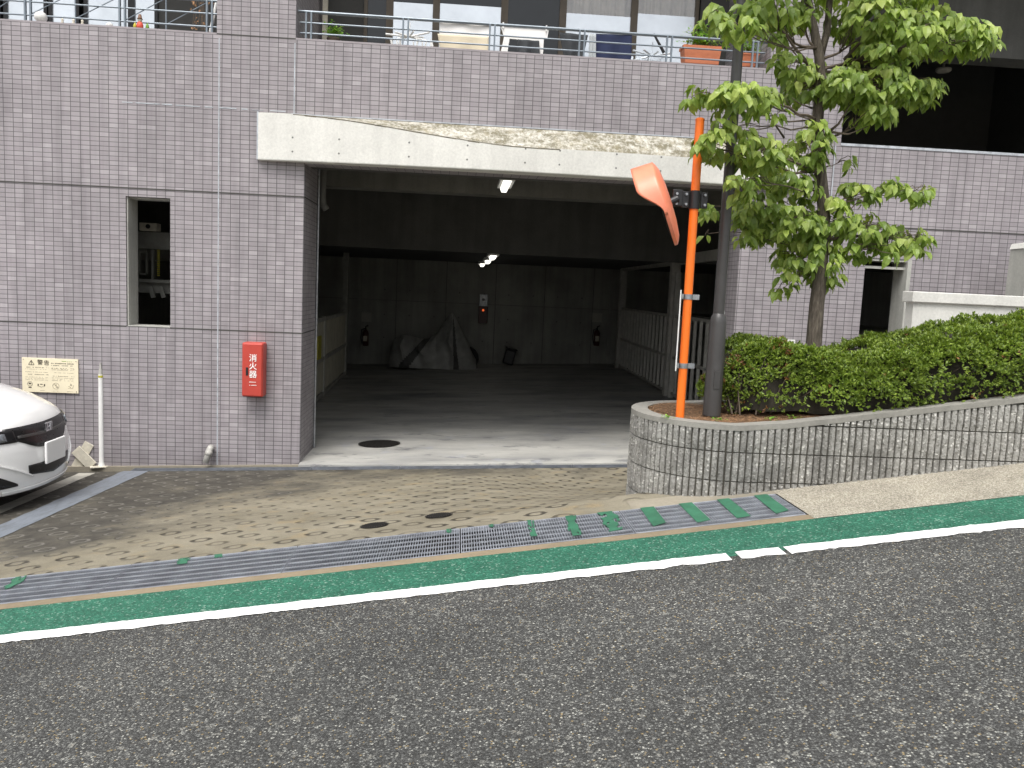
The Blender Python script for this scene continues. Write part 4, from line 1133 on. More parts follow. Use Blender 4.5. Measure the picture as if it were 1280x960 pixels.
# edge-on white sign plate strapped to the post
zA, zB = pz(qb.x, -4.1, 363), pz(qb.x, -4.1, 463)
s_ = thing('post_sign', (qb.x-.045, qb.y, zB), 'thin white board strapped to the orange post, seen edge on', 'sign board')
vdir = Vector((qb.x-0, qb.y+CAMD, 0)).normalized(); sd_ = Vector((vdir.y, -vdir.x, 0))
mt = Matrix((sd_, vdir, Vector((0, 0, 1)))).transposed().to_4x4(); mt.translation = Vector((qb.x, qb.y, 0))-sd_*.043
MB().box(-.008, .0, -.10, .10, zB, zA, mt).build('board', M['white'], s_, bevel=.003)
for z in (pz(qb.x, -4.1, 371), pz(qb.x, -4.1, 457)):
    b = MB(); b.lathe((qb.x, qb.y, z-.017), [(.0315, 0), (.0315, .034)], 24); b.box(.03, .075, -.006, .006, -.017, .017, Matrix.Translation((qb.x, qb.y, z)))
    b.box(-.048, -.035, -.02, .02, -.017, .017, Matrix.Translation((qb.x, qb.y, z)))
    b.build('strap', M['galv'], s_)

# ================================================================== tree
YT = -3.62
def T(px, py, dy=0.): return at(px, py, YT+dy)
tb = T(1016, 445); tr = thing('tree', (tb.x, tb.y, topz(tb.x)), 'slender young tree with tiers of drooping light green leaves behind the hedge', 'tree')
tk = MB(); tpts = [Vector((tb.x, YT, topz(tb.x)-.05)), T(1016, 445), T(1021, 380), T(1025, 350), T(1030, 260), T(1024, 205), T(1022, 150), T(1026, 100), T(1024, 70), T(1018, 40, .02), T(1010, 0, .03), T(1004, -60, .03), T(1000, -150, .05), T(996, -230, .05)]
tk.tube(tpts, [.066, .058, .052, .05, .045, .042, .04, .037, .034, .03, .027, .022, .014, .005], 14)
tk.tube([T(1024, 75), T(1034, 40, .05), T(1037, 0, .08), T(1042, -60, .1), T(1046, -150, .1)], [.028, .025, .022, .015, .005], 10)
tk.build('trunk', M['bark'], tr, smooth=True)
br = MB(); lf = MB(); ly = MB(); random.seed(99)
def limb(pts, r0):
    n = len(pts); br.tube(pts, [max(.0025, r0*(1-.85*i/(n-1))) for i in range(n)], 7)
def bez(a, b, sag, n=7, side=0.):
    out = []
    for i in range(n):
        t = i/(n-1); p = a.lerp(b, t); p.z += sag*4*t*(1-t); p += Vector((noise.noise(Vector((a.x*9, t*5, b.z))), noise.noise(Vector((a.z*9, t*5, b.x))), noise.noise(Vector((t*5, a.z, b.x*3)))))*.03*math.sin(math.pi*t); out.append(p)
    return out
# clumps: centre px, radii px, half depth (m), leaves, branch root px on the trunk
CL = [  # lower tier
 (945, 262, 36, 24, .20, 120, (1029, 285)), (985, 275, 40, 34, .28, 230, (1029, 290)), (1030, 268, 30, 26, .25, 120, (1029, 290)), (1012, 318, 42, 26, .26, 190, (1027, 330)),
 (1030, 345, 17, 14, .12, 34, (1026, 345)), (980, 352, 16, 20, .1, 34, (1026, 340)), (938, 292, 24, 14, .14, 44, (1027, 315)), (1075, 285, 38, 22, .26, 150, (1030, 300)), (1128, 300, 36, 19, .2, 100, (1030, 300)),
 (1085, 312, 30, 16, .18, 52, (1028, 320)), (1150, 303, 16, 16, .08, 26, (1030, 300)),
 (1075, 240, 28, 15, .12, 44, (1030, 262)), (1105, 232, 22, 12, .1, 30, (1030, 262)), (1140, 240, 26, 14, .1, 40, (1030, 262)), (892, 258, 10, 20, .05, 16, (1029, 270)), (886, 292, 4, 8, .02, 2, (1027, 300)),
 # second tier
 (905, 178, 32, 22, .2, 90, (1024, 215)), (950, 190, 34, 24, .25, 130, (1024, 215)), (970, 218, 40, 18, .25, 110, (1026, 230)), (1008, 180, 24, 32, .2, 110, (1022, 190)), (1055, 200, 12, 12, .06, 10, (1024, 210)), (925, 230, 22, 12, .1, 34, (1026, 240)), (1000, 236, 30, 12, .14, 50, (1028, 240)),
 # third tier
 (885, 115, 26, 16, .15, 50, (1022, 150)), (925, 122, 34, 18, .22, 100, (1022, 150)), (960, 130, 26, 18, .18, 60, (1022, 150)), (890, 160, 18, 10, .08, 20, (1022, 160)),
 (1010, 105, 34, 26, .25, 150, (1025, 100)), (1055, 105, 36, 26, .25, 190, (1025, 110)), (1105, 105, 34, 26, .25, 160, (1025, 120)), (1145, 112, 28, 20, .18, 80, (1024, 125)), (1090, 140, 30, 16, .2, 66, (1022, 170)), (1170, 100, 8, 14, .05, 12, (1024, 120)), (985, 80, 28, 16, .2, 40, (1024, 90)),
 # fourth tier
 (1085, 22, 42, 32, .35, 230, (1024, 75)), (1130, 42, 40, 36, .35, 230, (1024, 85)), (1175, 38, 38, 32, .3, 190, (1024, 85)), (1215, 50, 28, 24, .2, 100, (1024, 90)), (1242, 45, 8, 16, .05, 16, (1024, 90)), (1100, 70, 34, 18, .3, 70, (1024, 90)),
 (955, 12, 36, 18, .25, 110, (1022, 60)), (1000, 12, 28, 22, .25, 90, (1022, 60)), (893, 18, 20, 14, .12, 34, (1022, 60)), (925, 30, 24, 10, .15, 36, (1022, 60)), (980, 45, 22, 12, .12, 26, (1022, 80)),
 # above the frame
 (1060, -45, 70, 40, .45, 300, (1010, -10)), (950, -50, 60, 35, .4, 220, (1005, -30)), (1140, -30, 60, 35, .35, 200, (1040, -30)), (1010, -130, 80, 50, .5, 300, (1000, -100)), (1000, -220, 60, 50, .4, 200, (998, -180))]
PXM = (YT+CAMD)/FPX
for (cx, cy, rx, ry, dz, nl, root) in CL:
    c = T(cx, cy, random.uniform(-.08, .08)-(.62 if cx < 930 and cy < 240 else .4 if cx < 965 and cy < 200 else 0)); a = T(*root)
    main = bez(a, c, random.uniform(-.02, .05) if cy > root[1]-30 else -.06, 8); limb(main, .012 if nl > 60 else .007)
    ncl = max(1, int(nl*1.45)//5)
    for k in range(ncl):
        while True:
            w_ = Vector((random.uniform(-1, 1), random.uniform(-1, 1), random.uniform(-1, 1)))
            if w_.length <= 1: break
        if random.random() < .6: w_ = w_.normalized()*random.uniform(.7, 1.)
        # flat-topped tier: lift the middle, droop the rim
        p = c+Vector((w_.x*rx*PXM, w_.y*dz, (w_.z*.85-.25*(w_.x**2+w_.y**2)+.12)*ry*PXM))
        j = random.randint(3, 7)
        if random.random() < .5: limb(bez(main[j], p, .02, 5), .0035)
        out = Vector((w_.x*rx*PXM+.15*random.gauss(0, 1)*rx*PXM, w_.y*dz-.05, 0))
        if out.length > 0: out.normalize()
        young = random.random() < (.38 if w_.z > .15 else .1)
        for m_ in range(5 if nl > 6 else nl):
            ang = m_*2.2+random.uniform(-.5, .5); rd = Vector((math.cos(ang), math.sin(ang), 0))
            d = (out*.55+rd*.75+Vector((0, 0, -.45-random.random()*1.1))).normalized()
            nn = (Vector((0, -.25, .9))+out*.7+rv()*.3).normalized()
            L = random.uniform(.058, .105)*(.62 if young and random.random() < .3 else 1)
            leaf_geo(ly if young else lf, p+rd*.012+Vector((0, 0, random.uniform(-.02, .02))), d, nn, L, L*random.uniform(.52, .64), random.uniform(.1, .6))
limb([T(1025, 175), T(1040, 165, -.05), T(1060, 168, -.1), T(1085, 158, -.1)], .014); limb([T(1030, 170), T(1048, 155, -.08), T(1063, 130, -.1)], .014)
limb([T(1014, 85), T(995, 62, -.05), T(980, 40, -.08), T(962, 28, -.1)], .016); limb([T(1055, 75, .02), T(1080, 48, -.05), T(1105, 33, -.1), T(1112, 34, -.1)], .013)
limb([T(1110, 70, -.05), T(1122, 56, -.1), T(1150, 42, -.12)], .008); limb([T(980, 172), T(965, 150, -.1), T(945, 138, -.15)], .008); limb([T(1015, 135), T(1000, 130, -.1), T(990, 122, -.12)], .007)
br.build('branches', M['twig'], tr, smooth=True)
lf.build('crown', M['leaf'], tr, fix=False); ly.build('young_leaves', M['leaf2'], tr, fix=False)

# ================================================================== right-hand concrete walls behind the hedge
t = thing('retaining_wall', at(1142, 364, -1.5), 'pale concrete retaining wall with coping rising behind the hedge at the right', 'retaining wall')
a = at(1142, 378, -1.5); b = at(1139, 364, -1.5)
MB().box(a.x+.0, 9.8, -1.5, -1.36, -.2, a.z).build('wall_body', M['lintel'], t)
MB().box(a.x-.03, 9.8, -1.53, -1.33, a.z+.003, b.z).build('wall_coping', M['lintel'], t, bevel=.008)
q = at(1274, 371, -1.0); t = thing('concrete_pillar', (q.x+.3, -1.0, a.z), 'grey concrete pillar with a sloping top at the right edge, behind the retaining wall', 'pillar')
x0 = q.x; zt = pz(x0, -1.0, 310); z2 = pz(x0, -1., 300)
mb = MB(); mb.prism([(x0, -1.0, -.2), (9.8, -1.0, -.2), (9.8, -1.0, z2+.5), (x0+.05, -1.0, zt)], (0, .3, 0)); mb.build('pillar_body', M['conc_wall'], t)
mb = MB(); mb.prism([(x0+.04, -1.005, zt+.002), (9.8, -1.005, z2+.503), (9.8, -1.005, z2+.56), (x0+.06, -1.005, zt+.06)], (0, .31, 0)); mb.build('pillar_cap', M['lintel'], t)
# small white notice on the tiles above the hedge, thermometer on the reveal
q0 = at(974, 424, -.01); q1 = at(993, 436, -.01)
t = thing('small_notice', (q0.x, -.01, q1.z), 'small white notice with a dark left edge on the tiles, half behind the hedge', 'sign')
MB().box(q0.x, q1.x, -.014, -.001, q1.z-.1, q0.z).build('notice_board', M['white'], t)
MB().box(q0.x-.03, q0.x-.001, -.016, -.001, q1.z-.1, q0.z).build('notice_edge', M['inkgrey'], t)
yy = .42; za_, zb_ = pz(GX1b, yy, 388), pz(GX1b, yy, 413)
t = thing('reveal_gauge', (GX1b-.01, yy, zb_), 'slim blue and white sticker on the shaded tiled reveal right of the lamp post', 'sticker')
MB().box(GX1b-.006, GX1b-.001, yy-.045, yy+.045, zb_, za_).build('gauge_plate', M['cloth_grey'], t)
MB().box(GX1b-.009, GX1b-.0062, yy-.03, yy+.03, za_-.09, za_-.01).build('gauge_mark', M['cloth_navy'], t)
MB().box(GX1b-.009, GX1b-.0062, yy-.03, yy+.03, zb_+.05, zb_+.12).build('gauge_mark', M['cloth_navy'], t)

# ================================================================== extinguisher box
q = at(302, 428, -.2); r = at(328, 497, -.2); z0 = r.z
t = thing('extinguisher_box', ((q.x+r.x)/2, -.1, z0), 'red fire extinguisher box with white lettering fixed to the tiled wall', 'fire extinguisher box')
xc = (q.x+r.x)/2
MB().box(q.x, r.x, -.185, -.004, z0, q.z).build('box_body', M['red'], t, bevel=.018)
MB().box(q.x+.012, r.x-.012, -.2, -.187, z0+.014, q.z-.014).build('box_door', M['red'], t, bevel=.006)
hx = q.x+(r.x-q.x)*.27; hz_ = z0+(q.z-z0)*.475
MB().box(hx-.014, hx+.012, -.207, -.2005, hz_-.045, hz_+.045).build('latch', M['black'], t, bevel=.003)
for k, ch in enumerate('消火器'):
    text_mesh('lettering', ch, .088, M['cloth_white'], (xc+.01, -.2025, z0+(q.z-z0)*(.715-.15*k)), t, bold=.0008)
for dz, a_, b_ in ((.17, -.03, .045), (.135, -.01, .05), (.135, -.03, -.018)):
    MB().box(xc+a_, xc+b_, -.2025, -.2005, z0+dz-.003, z0+dz+.003).build('small_print', M['cloth_white'], t)

# warning sign
q = at(27, 445, -.02); r = at(98, 492, -.02)
t = thing('warning_sign', ((q.x+r.x)/2, -.02, r.z), 'cream warning notice with dark print and pictograms on the tiled wall above the car', 'sign')
SX0, SX1, SZ0, SZ1 = q.x, r.x, r.z, q.z-.015
MB().box(SX0, SX1, -.02, -.003, SZ0, SZ1).build('sign_board', M['cream'], t, bevel=.002)
def sp(u, v): return (SX0+(SX1-SX0)*u, SZ1-(SZ1-SZ0)*v)
text_mesh('heading', '警', .062, M['ink'], (sp(.325, .13)[0], -.0215, sp(.325, .13)[1]), t)
text_mesh('heading', '告', .062, M['ink'], (sp(.44, .14)[0], -.0215, sp(.44, .14)[1]), t)
mb = MB(); a, b, c = sp(.12, .2), sp(.22, .2), sp(.17, .07)
for p0, p1 in ((a, b), (b, c), (c, a)): mb.bar((p0[0], -.021, p0[1]), (p1[0], -.021, p1[1]), .004)
cx, cz = sp(.17, .15); mb.box(cx-.003, cx+.003, -.0225, -.0205, cz-.006, cz+.022); mb.box(cx-.003, cx+.003, -.0225, -.0205, cz-.016, cz-.010)
mb.build('warning_triangle', M['ink'], t)
mb = MB(); random.seed(44)
def dashes(u0, u1, v, h, dens=.8):
    u = u0
    while u < u1:
        w_ = random.uniform(.008, .02)
        if random.random() < dens:
            x, z = sp(u, v); x2, _ = sp(min(u+w_, u1), v); hh = h*random.uniform(.5, 1)
            mb.box(x, x2, -.0215, -.0202, z-hh, z+hh)
        u += w_+.006
dashes(.52, .92, .14, .006); dashes(.52, .9, .2, .004, .7)
mb.build('print', M['ink'], t); mb = MB()
for v in (.275, .48): dashes(.08, .47, v, .0055, .75)
for v in (.28, .3, .51): dashes(.53, .93, v, .004, .6)
for v in (.33, .41, .56, .6, .64): dashes(.06, .46, v, .0024, .75); dashes(.53, .92, v, .0024, .75)
dashes(.28, .4, .945, .002); dashes(.53, .66, .95, .002); dashes(.8, .9, .95, .002)
mb.build('print', M['inkgrey'], t)
for u, v, kind in ((.14, .76, 0), (.34, .79, 1), (.6, .8, 2), (.86, .79, 3)):
    mb = MB(); x, z = sp(u, v); n = 20
    if kind in (0, 2):
        rr_ = .026 if kind == 0 else .034
        for k in range(n):
            a0, a1 = 2*math.pi*k/n, 2*math.pi*(k+1)/n
            mb.bar((x+rr_*math.cos(a0), -.021, z+rr_*math.sin(a0)), (x+rr_*math.cos(a1), -.021, z+rr_*math.sin(a1)), .0035, .002)
    if kind == 2: mb.bar((x-.024, -.021, z+.024), (x+.024, -.021, z-.024), .004, .002); mb.box(x+.002, x+.022, -.0215, -.0202, z-.016, z-.006); mb.box(x-.006, x+.008, -.0215, -.0202, z+.004, z+.016)
    if kind == 1: mb.box(x-.015, x+.015, -.0215, -.0202, z+.006, z+.014); mb.box(x-.04, x-.028, -.0215, -.0202, z-.012, z+.014); mb.box(x+.028, x+.04, -.0215, -.0202, z-.012, z+.014); mb.bar((x-.028, -.021, z-.01), (x, -.021, z-.022), .003, .002); mb.bar((x+.028, -.021, z-.01), (x, -.021, z-.022), .003, .002)
    if kind == 0: mb.box(x-.014, x+.014, -.0215, -.0202, z-.004, z+.01); mb.box(x-.016, x+.016, -.0215, -.0202, z-.046, z-.036)
    if kind == 3: mb.prism([(x-.005, -.0202, z+.006), (x+.004, -.0202, z+.03), (x+.02, -.0202, z+.006)], (0, -.0013, 0)); mb.prism([(x-.03, -.0202, z+.0), (x+.0, -.0202, z-.018), (x+.006, -.0202, z-.01)], (0, -.0013, 0)); mb.bar((x-.026, -.021, z-.026), (x+.024, -.021, z-.024), .0025, .002); mb.bar((x+.024, -.021, z-.024), (x+.034, -.021, z+.01), .0025, .002)
    mb.build('pictogram', M['ink'] if kind in (0, 1) else M['inkgrey'], t)
mb = MB(); a, b = sp(.71, .07), sp(.79, .075); mb.box(a[0], b[0], -.0215, -.0202, a[1]-.003, a[1]+.003)
for u in (.82, .85, .88): a = sp(u, .08); mb.box(a[0]-.004, a[0]+.004, -.0215, -.0202, a[1]-.003, a[1]+.003)
mb.build('green_tape', M['pot_leaf'], t)
for k, (u, v) in enumerate(((.03, .05), (.965, .06), (.965, .95))):
    x, z = sp(u, v); MB().tube([(x, -.024, z), (x, -.0205, z)], .005, 8).build('screw', M['inkgrey'], t)

# waste pipe spout
t = thing('spout_pipe', at(262, 560, 0.), 'short grey plastic drain spout bending down out of the tiled wall', 'pipe')
a = at(263, 560, 0.); b = at(263, 560, -.075); c = at(256.5, 579, -.13)
mb = MB(); mb.tube([a, b+Vector((0, .02, 0)), b+Vector((-.004, -.012, -.012)), b.lerp(c, .25), c], [.036, .036, .036, .034, .034], 16, cap=False); mb.build('pipe', M['pipe'], t, smooth=True, solid=.004)
mb = MB(); mb.tube([b.lerp(c, .18), b.lerp(c, .5)], .04, 16, cap=False); mb.build('pipe_sleeve', M['pipe'], t, smooth=True, solid=.003)
# rainwater pipe inside the garage mouth
t = thing('drain_pipe', at(402, 215, .95), 'grey pipe with an elbow hanging inside the top left of the garage mouth', 'pipe')
a, b, c, d = at(404, 205, .95), at(403, 246, .95), at(404, 256, .95), at(408, 262, .95)
MB().tube([a+Vector((0, 0, .3)), a, b, c, d], .042, 14).build('pipe', M['pipe2'], t, smooth=True)
MB().box(a.x-.16, a.x-.03, .93, .97, at(400, 239, .95).z-.012, at(400, 239, .95).z+.012).build('pipe_clip', M['galv'], t)

# marker post by the parking bay
p = ap(127, 580); zb = apronz(p.x, p.y); top = pz(p.x, p.y, 468)
t = thing('marker_post', (p.x, p.y, zb), 'thin white plastic marker post on a square base by the wall', 'marker post')
mt = Matrix.Translation((p.x, p.y, zb)) @ Matrix.Rotation(R(25), 4, 'Z')
MB().box(-.12, .12, -.07, .07, 0.001, .014, mt).build('post_base', M['offwhite'], t, bevel=.003)
MB().lathe((p.x, p.y, zb+.012), [(.036, 0), (.03, .03), (.026, .05), (.025, top-zb-.012)], 18).build('post_tube', M['white'], t, smooth='auto')
MB().lathe((p.x, p.y, top-.035), [(.0265, 0), (.0265, .025)], 18).build('yellow_band', M['yellow'], t, smooth='auto')
MB().lathe((p.x, p.y, top), [(.022, 0), (.018, .05), (.012, .07), (.009, .13)], 14).build('clear_tip', M['pipe'], t, smooth='auto')
# crossed boards beside the car
p = ap(112, 583); zb = apronz(p.x, p.y)
t = thing('crossed_boards', (p.x, p.y, zb), 'two crossed cream boards leaning by the car at the parking bay', 'boards')
f = lambda x, y: at(x, y, p.y)
for k, (a, b, w_) in enumerate((((95, 585), (112, 554), .11), ((96, 561), (117, 582), .12))):
    A, B = f(*a), f(*b); off = Vector((0, -.03*k, 0)); MB().bar(A+off, B+off, w_, .022, up=(0, 1, 0)).build('board', M['offwhite'], t, bevel=.003)

# ================================================================== car
def make_car(loc, rz, label):
    t = thing('parked_car', (0, 0, 0), label, 'car')
    # profile: distance behind the nose, height, half width
    prof = [(.09, .17, .60), (.03, .2, .70), (.0, .27, .76), (.0, .4, .80), (.012, .5, .82), (.03, .57, .84), (.045, .6, .845), (.06, .64, .85), (.085, .70, .85), (.12, .735, .845), (.2, .785, .84), (.4, .87, .82), (.65, .94, .80), (.95, .99, .79), (1.05, 1.0, .79),
            (1.3, 1.17, .74), (1.6, 1.36, .66), (1.85, 1.47, .6), (2.2, 1.52, .57), (2.9, 1.52, .56), (3.4, 1.45, .56), (3.8, 1.25, .64), (4.05, 1.03, .74), (4.2, .95, .8), (4.27, .7, .82), (4.28, .4, .8), (4.2, .2, .7)]
    prof = [(a, b*1.08 if b > .3 else b, c) for a, b, c in prof]
    def nose(v, d): return .27*abs(v)**2.6*max(0, 1-d/1.3)
    NV = 24
    def top(i, v):
        d, z, w = prof[i]; bulge = .03*(1-v*v) if 8 < i < 15 else 0
        crown = (.05*abs(v)**3 if 8 <= i < 22 else .012*abs(v)**3)
        if i > 14: crown = .07*abs(v)**3
        return Vector((-d-nose(v, d), w*v, z+bulge-crown))
    mb = MB(); n = len(prof)
    vs = [top(i, -1+2*j/NV) for i in range(n) for j in range(NV+1)]
    fs = [(i*(NV+1)+j, i*(NV+1)+j+1, (i+1)*(NV+1)+j+1, (i+1)*(NV+1)+j) for i in range(n-1) for j in range(NV)]
    mb.add(vs, fs)
    # flanks
    for sgn in (-1, 1):
        rows = []
        for i in range(n):
            e = top(i, sgn); d = -e.x; col_ = []
            zsill = .2 if e.z > .25 else e.z
            wb = .875 if d > .25 else .8+(d/.25)*.075
            for k in range(7):
                f_ = k/6; z = e.z+(zsill-e.z)*f_
                if e.z > 1.0: y = e.y if k == 0 else (e.y+(.8*sgn-e.y)*min(1, (e.z-z)/(max(.01, e.z-.98))) if z > .98 else sgn*(wb+.0-.04*max(0, .45-z)))
                else: y = e.y+(sgn*wb-e.y)*math.sin(min(1, f_*2)*math.pi/2) if i > 3 else e.y
                col_.append(Vector((e.x, y, z)))
            rows.append(col_)
        o = [v for r_ in rows for v in r_]
        mb.add(o, [(i*7+k, i*7+k+1, (i+1)*7+k+1, (i+1)*7+k) for i in range(n-1) for k in range(6)])
    mb.build('body', M['carpaint'], t, smooth='auto')
    MB().box(-4.1, -.5, -.7, .7, .15, .19).build('underbody', M['cardark'], t)
    def surf(v, z, off):
        """point on the nose at width fraction v and height z, pushed out by off"""
        for a, b in zip(prof, prof[1:]):
            if a[1] <= z <= b[1]:
                f_ = (z-a[1])/(b[1]-a[1]); d = a[0]+(b[0]-a[0])*f_; w = a[2]+(b[2]-a[2])*f_
                return Vector((-d-nose(v, d)+off, w*v, z-.012*abs(v)**3))
    def patch(name, v0, v1, lo, hi, mat, off=.006, n=24, m_=5, solid=.008):
        g = MB(); g.grid(lambda a, b: surf(v0+(v1-v0)*a, lo(v0+(v1-v0)*a)+(hi(v0+(v1-v0)*a)-lo(v0+(v1-v0)*a))*b, off), n, m_)
        return g.build(name, mat, t, smooth=True, solid=solid)
    av = abs
    patch('grille', -.62, .62, lambda v: .655-.1*(1-sstep(.2, .62, av(v)))+.03*av(v), lambda v: .762+.015*av(v), M['cardark'], .008)
    patch('grille_bar', -.5, .5, lambda v: .662+.03*av(v), lambda v: .685+.03*av(v), M['steelgrey'], .016, solid=.01)
    for s in (-1, 1):
        patch('headlight', s*.52, s*.99, lambda v: .65+.02*sstep(.52, 1, av(v)), lambda v: .768-.01*av(v), M['cardark'], .009)
        patch('headlight_lens', s*.64, s*.92, lambda v: .672, lambda v: .74, M['lampclear'], .018, 10, 3)
        patch('bumper_crease', s*.42, s*.9, lambda v: .52-.2*(1-(av(v)-.42)/.48), lambda v: .535-.2*(1-(av(v)-.42)/.48), M['carpaint'], .02, solid=.02)
        patch('fog_light_housing', s*.62, s*.86, lambda v: .27, lambda v: .27+.13*(av(v)-.6)/.26+.01, M['cardark'], .006, 10, 3)
    patch('lower_intake', -.46, .46, lambda v: .3+.1*av(v), lambda v: .42+.02*av(v), M['cardark'], .006)
    patch('front_lip', -.8, .8, lambda v: .2, lambda v: .235, M['carpaint'], .016, solid=.012)
    # emblem: chrome outline with an upright shape inside
    e = MB(); c = surf(0, .715, .035)
    pts = [(-.06, .035), (-.05, -.035), (.05, -.035), (.06, .035)]
    for (a, b) in zip(pts, pts[1:]+pts[:1]): e.bar(c+Vector((0, a[0], a[1])), c+Vector((0, b[0], b[1])), .01)
    e.bar(c+Vector((0, -.033, .03)), c+Vector((0, -.024, -.03)), .012); e.bar(c+Vector((0, .033, .03)), c+Vector((0, .024, -.03)), .012); e.bar(c+Vector((0, -.028, 0)), c+Vector((0, .028, 0)), .01)
    e.build('emblem', M['chrome'], t)
    p_ = surf(0, .5, .03)
    MB().box(p_.x-.012, p_.x+.012, -.18, .18, .40, .60).build('number_plate', M['plate'], t, bevel=.01)
    # windows
    def win(name, i0, i1, v0, v1, off):
        g = MB(); rows = []
        for i in range(i0, i1+1):
            for j in range(9):
                v = v0+(v1-v0)*j/8; q_ = top(i, v); rows.append(q_+Vector((off*.5 if i < 18 else -off*.5, 0, off)))
        g.add(rows, [(a*9+b, a*9+b+1, (a+1)*9+b+1, (a+1)*9+b) for a in range(i1-i0) for b in range(8)])
        g.build(name, M['glassd'], t, smooth=True)
    win('windscreen', 14, 17, -.92, .92, .006); win('rear_window', 20, 22, -.9, .9, .006)
    for s in (-1, 1):
        g = MB(); g.add([(-1.5, s*.80, 1.0), (-3.6, s*.80, 1.0), (-3.35, s*.625, 1.38), (-2.0, s*.625, 1.42)], [(0, 1, 2, 3)]); g.build('side_window', M['glassd'], t, solid=.01)
        g = MB(); g.sph((-1.35, s*.93, 1.02), .1, 12, (.6, 1.2, .7)); g.build('wing_mirror', M['carpaint'], t, smooth=True)
        for d in (.85, 3.45):
            a = MB(); a.lathe((-d, s*.872, .33), [(.0, 0), (.36, 0), (.36, .012)], 28, axis=(0, s, 0)); a.build('wheel_arch', M['cardark'], t)
            w_ = bpy.data.objects.new('wheel', MB().lathe((-d, s*.70, .315), [(.2, 0), (.3, 0), (.315, .02), (.315, .18), (.3, .2), (.2, .2)], 28, axis=(0, s, 0)).build('tmp', M['rubber'], t, smooth='auto').data)
            bpy.data.objects.remove(bpy.data.objects['tmp']); COL.objects.link(w_); w_.parent = t
            MB().lathe((-d, s*.79, .315), [(.0, .1), (.05, .12), (.2, .105), (.2, .0)], 20, axis=(0, s, 0)).build('rim', M['galv'], w_, smooth='auto')
    t.location = loc; t.rotation_euler = (0, 0, rz)
    return t
nose_x, car_y = -3.655, -1.78
car = make_car((nose_x, car_y, apronz(nose_x-.5, car_y)+.02), 0., 'white car with a blank number plate, its nose showing at the left edge')

# ================================================================== inside the garage
# covered motorcycle
YM = YBK-1.3
q0 = fl(486, 460); q0 = at(486, 460, YM); q1 = at(596, 460, YM); zf_ = floorz((q0.x+q1.x)/2); cxm = (q0.x+q1.x)/2; hw = (q1.x-q0.x)/2
t = thing('covered_motorcycle', (cxm, YM, zf_), 'motorcycle under a grey cloth cover in front of the back wall', 'motorcycle')
prof = [(-1, 0.05), (-.97, .45), (-.9, .68), (-.75, .8), (-.55, .8), (-.3, .73), (-.12, .74), (.05, .86), (.2, 1.12), (.34, 1.36), (.4, 1.4), (.47, 1.3), (.6, 1.02), (.8, .62), (.97, .28), (1, .05)]
def hprof(u):
    for (a, b), (c, d) in zip(prof, prof[1:]):
        if a <= u <= c: return b+(d-b)*(u-a)/(c-a)
    return .05
def cov(a, b):
    u = -1+2*a; h = hprof(u); w_ = .36*(1-abs(u)**6*.6)
    ph = math.pi*b; y = -math.cos(ph)*w_*(1-.55*math.sin(ph)**3); z = math.sin(ph)**.7*h
    # folds fan out from the handlebar peak and from the seat hump
    ang = math.atan2(u*hw-.4*hw, 1.5-z); ang2 = math.atan2(u*hw+.7*hw, 1.0-z); k_ = sstep(-.25, .05, u)
    g_ = (1-abs(math.sin(ang*5.5+1.2*noise.noise(Vector((u*2, z*2, 1))))))**2*k_+(1-abs(math.sin(ang2*4+1.2*noise.noise(Vector((u*3, z*3, 5))))))**2*(1-k_)
    f1 = -.16*g_*math.sin(ph)**.3*(1-math.sin(ph)**8)*min(1, (1.5-z)*1.2)*(1 if b < .5 else 0)
    f2 = .025*noise.noise(Vector((u*5, z*6, y*3)))
    return Vector((cxm+u*hw, YM+y+f1+f2, zf_+max(.02, z)))
mb = MB(); mb.grid(cov, 160, 60)
for i, f in enumerate(mb.f):     # darker bands laid fanwise from the handlebar peak
    c = sum((mb.v[k] for k in f), Vector())/4; u = (c.x-cxm)/hw; an = math.degrees(math.atan2((u-.4)*hw, 1.5-(c.z-zf_)))
    mb.mi[i] = 1 if (-42 < an < -35 and u > -.75) or 3 < an < 8 or 27 < an < 33 else 0
M['cover_dark'] = simple('dark_cover_band', (.1, .1, .095, 1), .6, var=.3)
mb.build('cover', [M['silver_cover'], M['cover_dark']], t, smooth=True)
for px in (507, 583):
    q = at(px, 458, YM); mb = MB(); mb.lathe((q.x, YM-.06, zf_+.29), [(.2, 0), (.285, 0), (.3, .03), (.3, .09), (.285, .12), (.2, .12)], 24, axis=(0, 1, 0)); mb.build('wheel', M['rubber'], t, smooth='auto')
# leaning black bag / bin by the wall
q = fl(636, 457); t = thing('black_bin', (q.x, YBK-.35, floorz(q.x)), 'small dark bin tilted against the back wall right of the motorcycle', 'bin')
mt = Matrix.Translation((q.x-.05, YBK-.45, floorz(q.x)+.03)) @ Matrix.Rotation(R(14), 4, 'Y')
MB().box(-.13, .15, -.12, .12, 0, .40, mt).build('bin_body', M['black'], t, bevel=.04)
MB().box(-.15, .17, -.14, .14, .40, .43, mt).build('bin_lid', M['black'], t, bevel=.012)
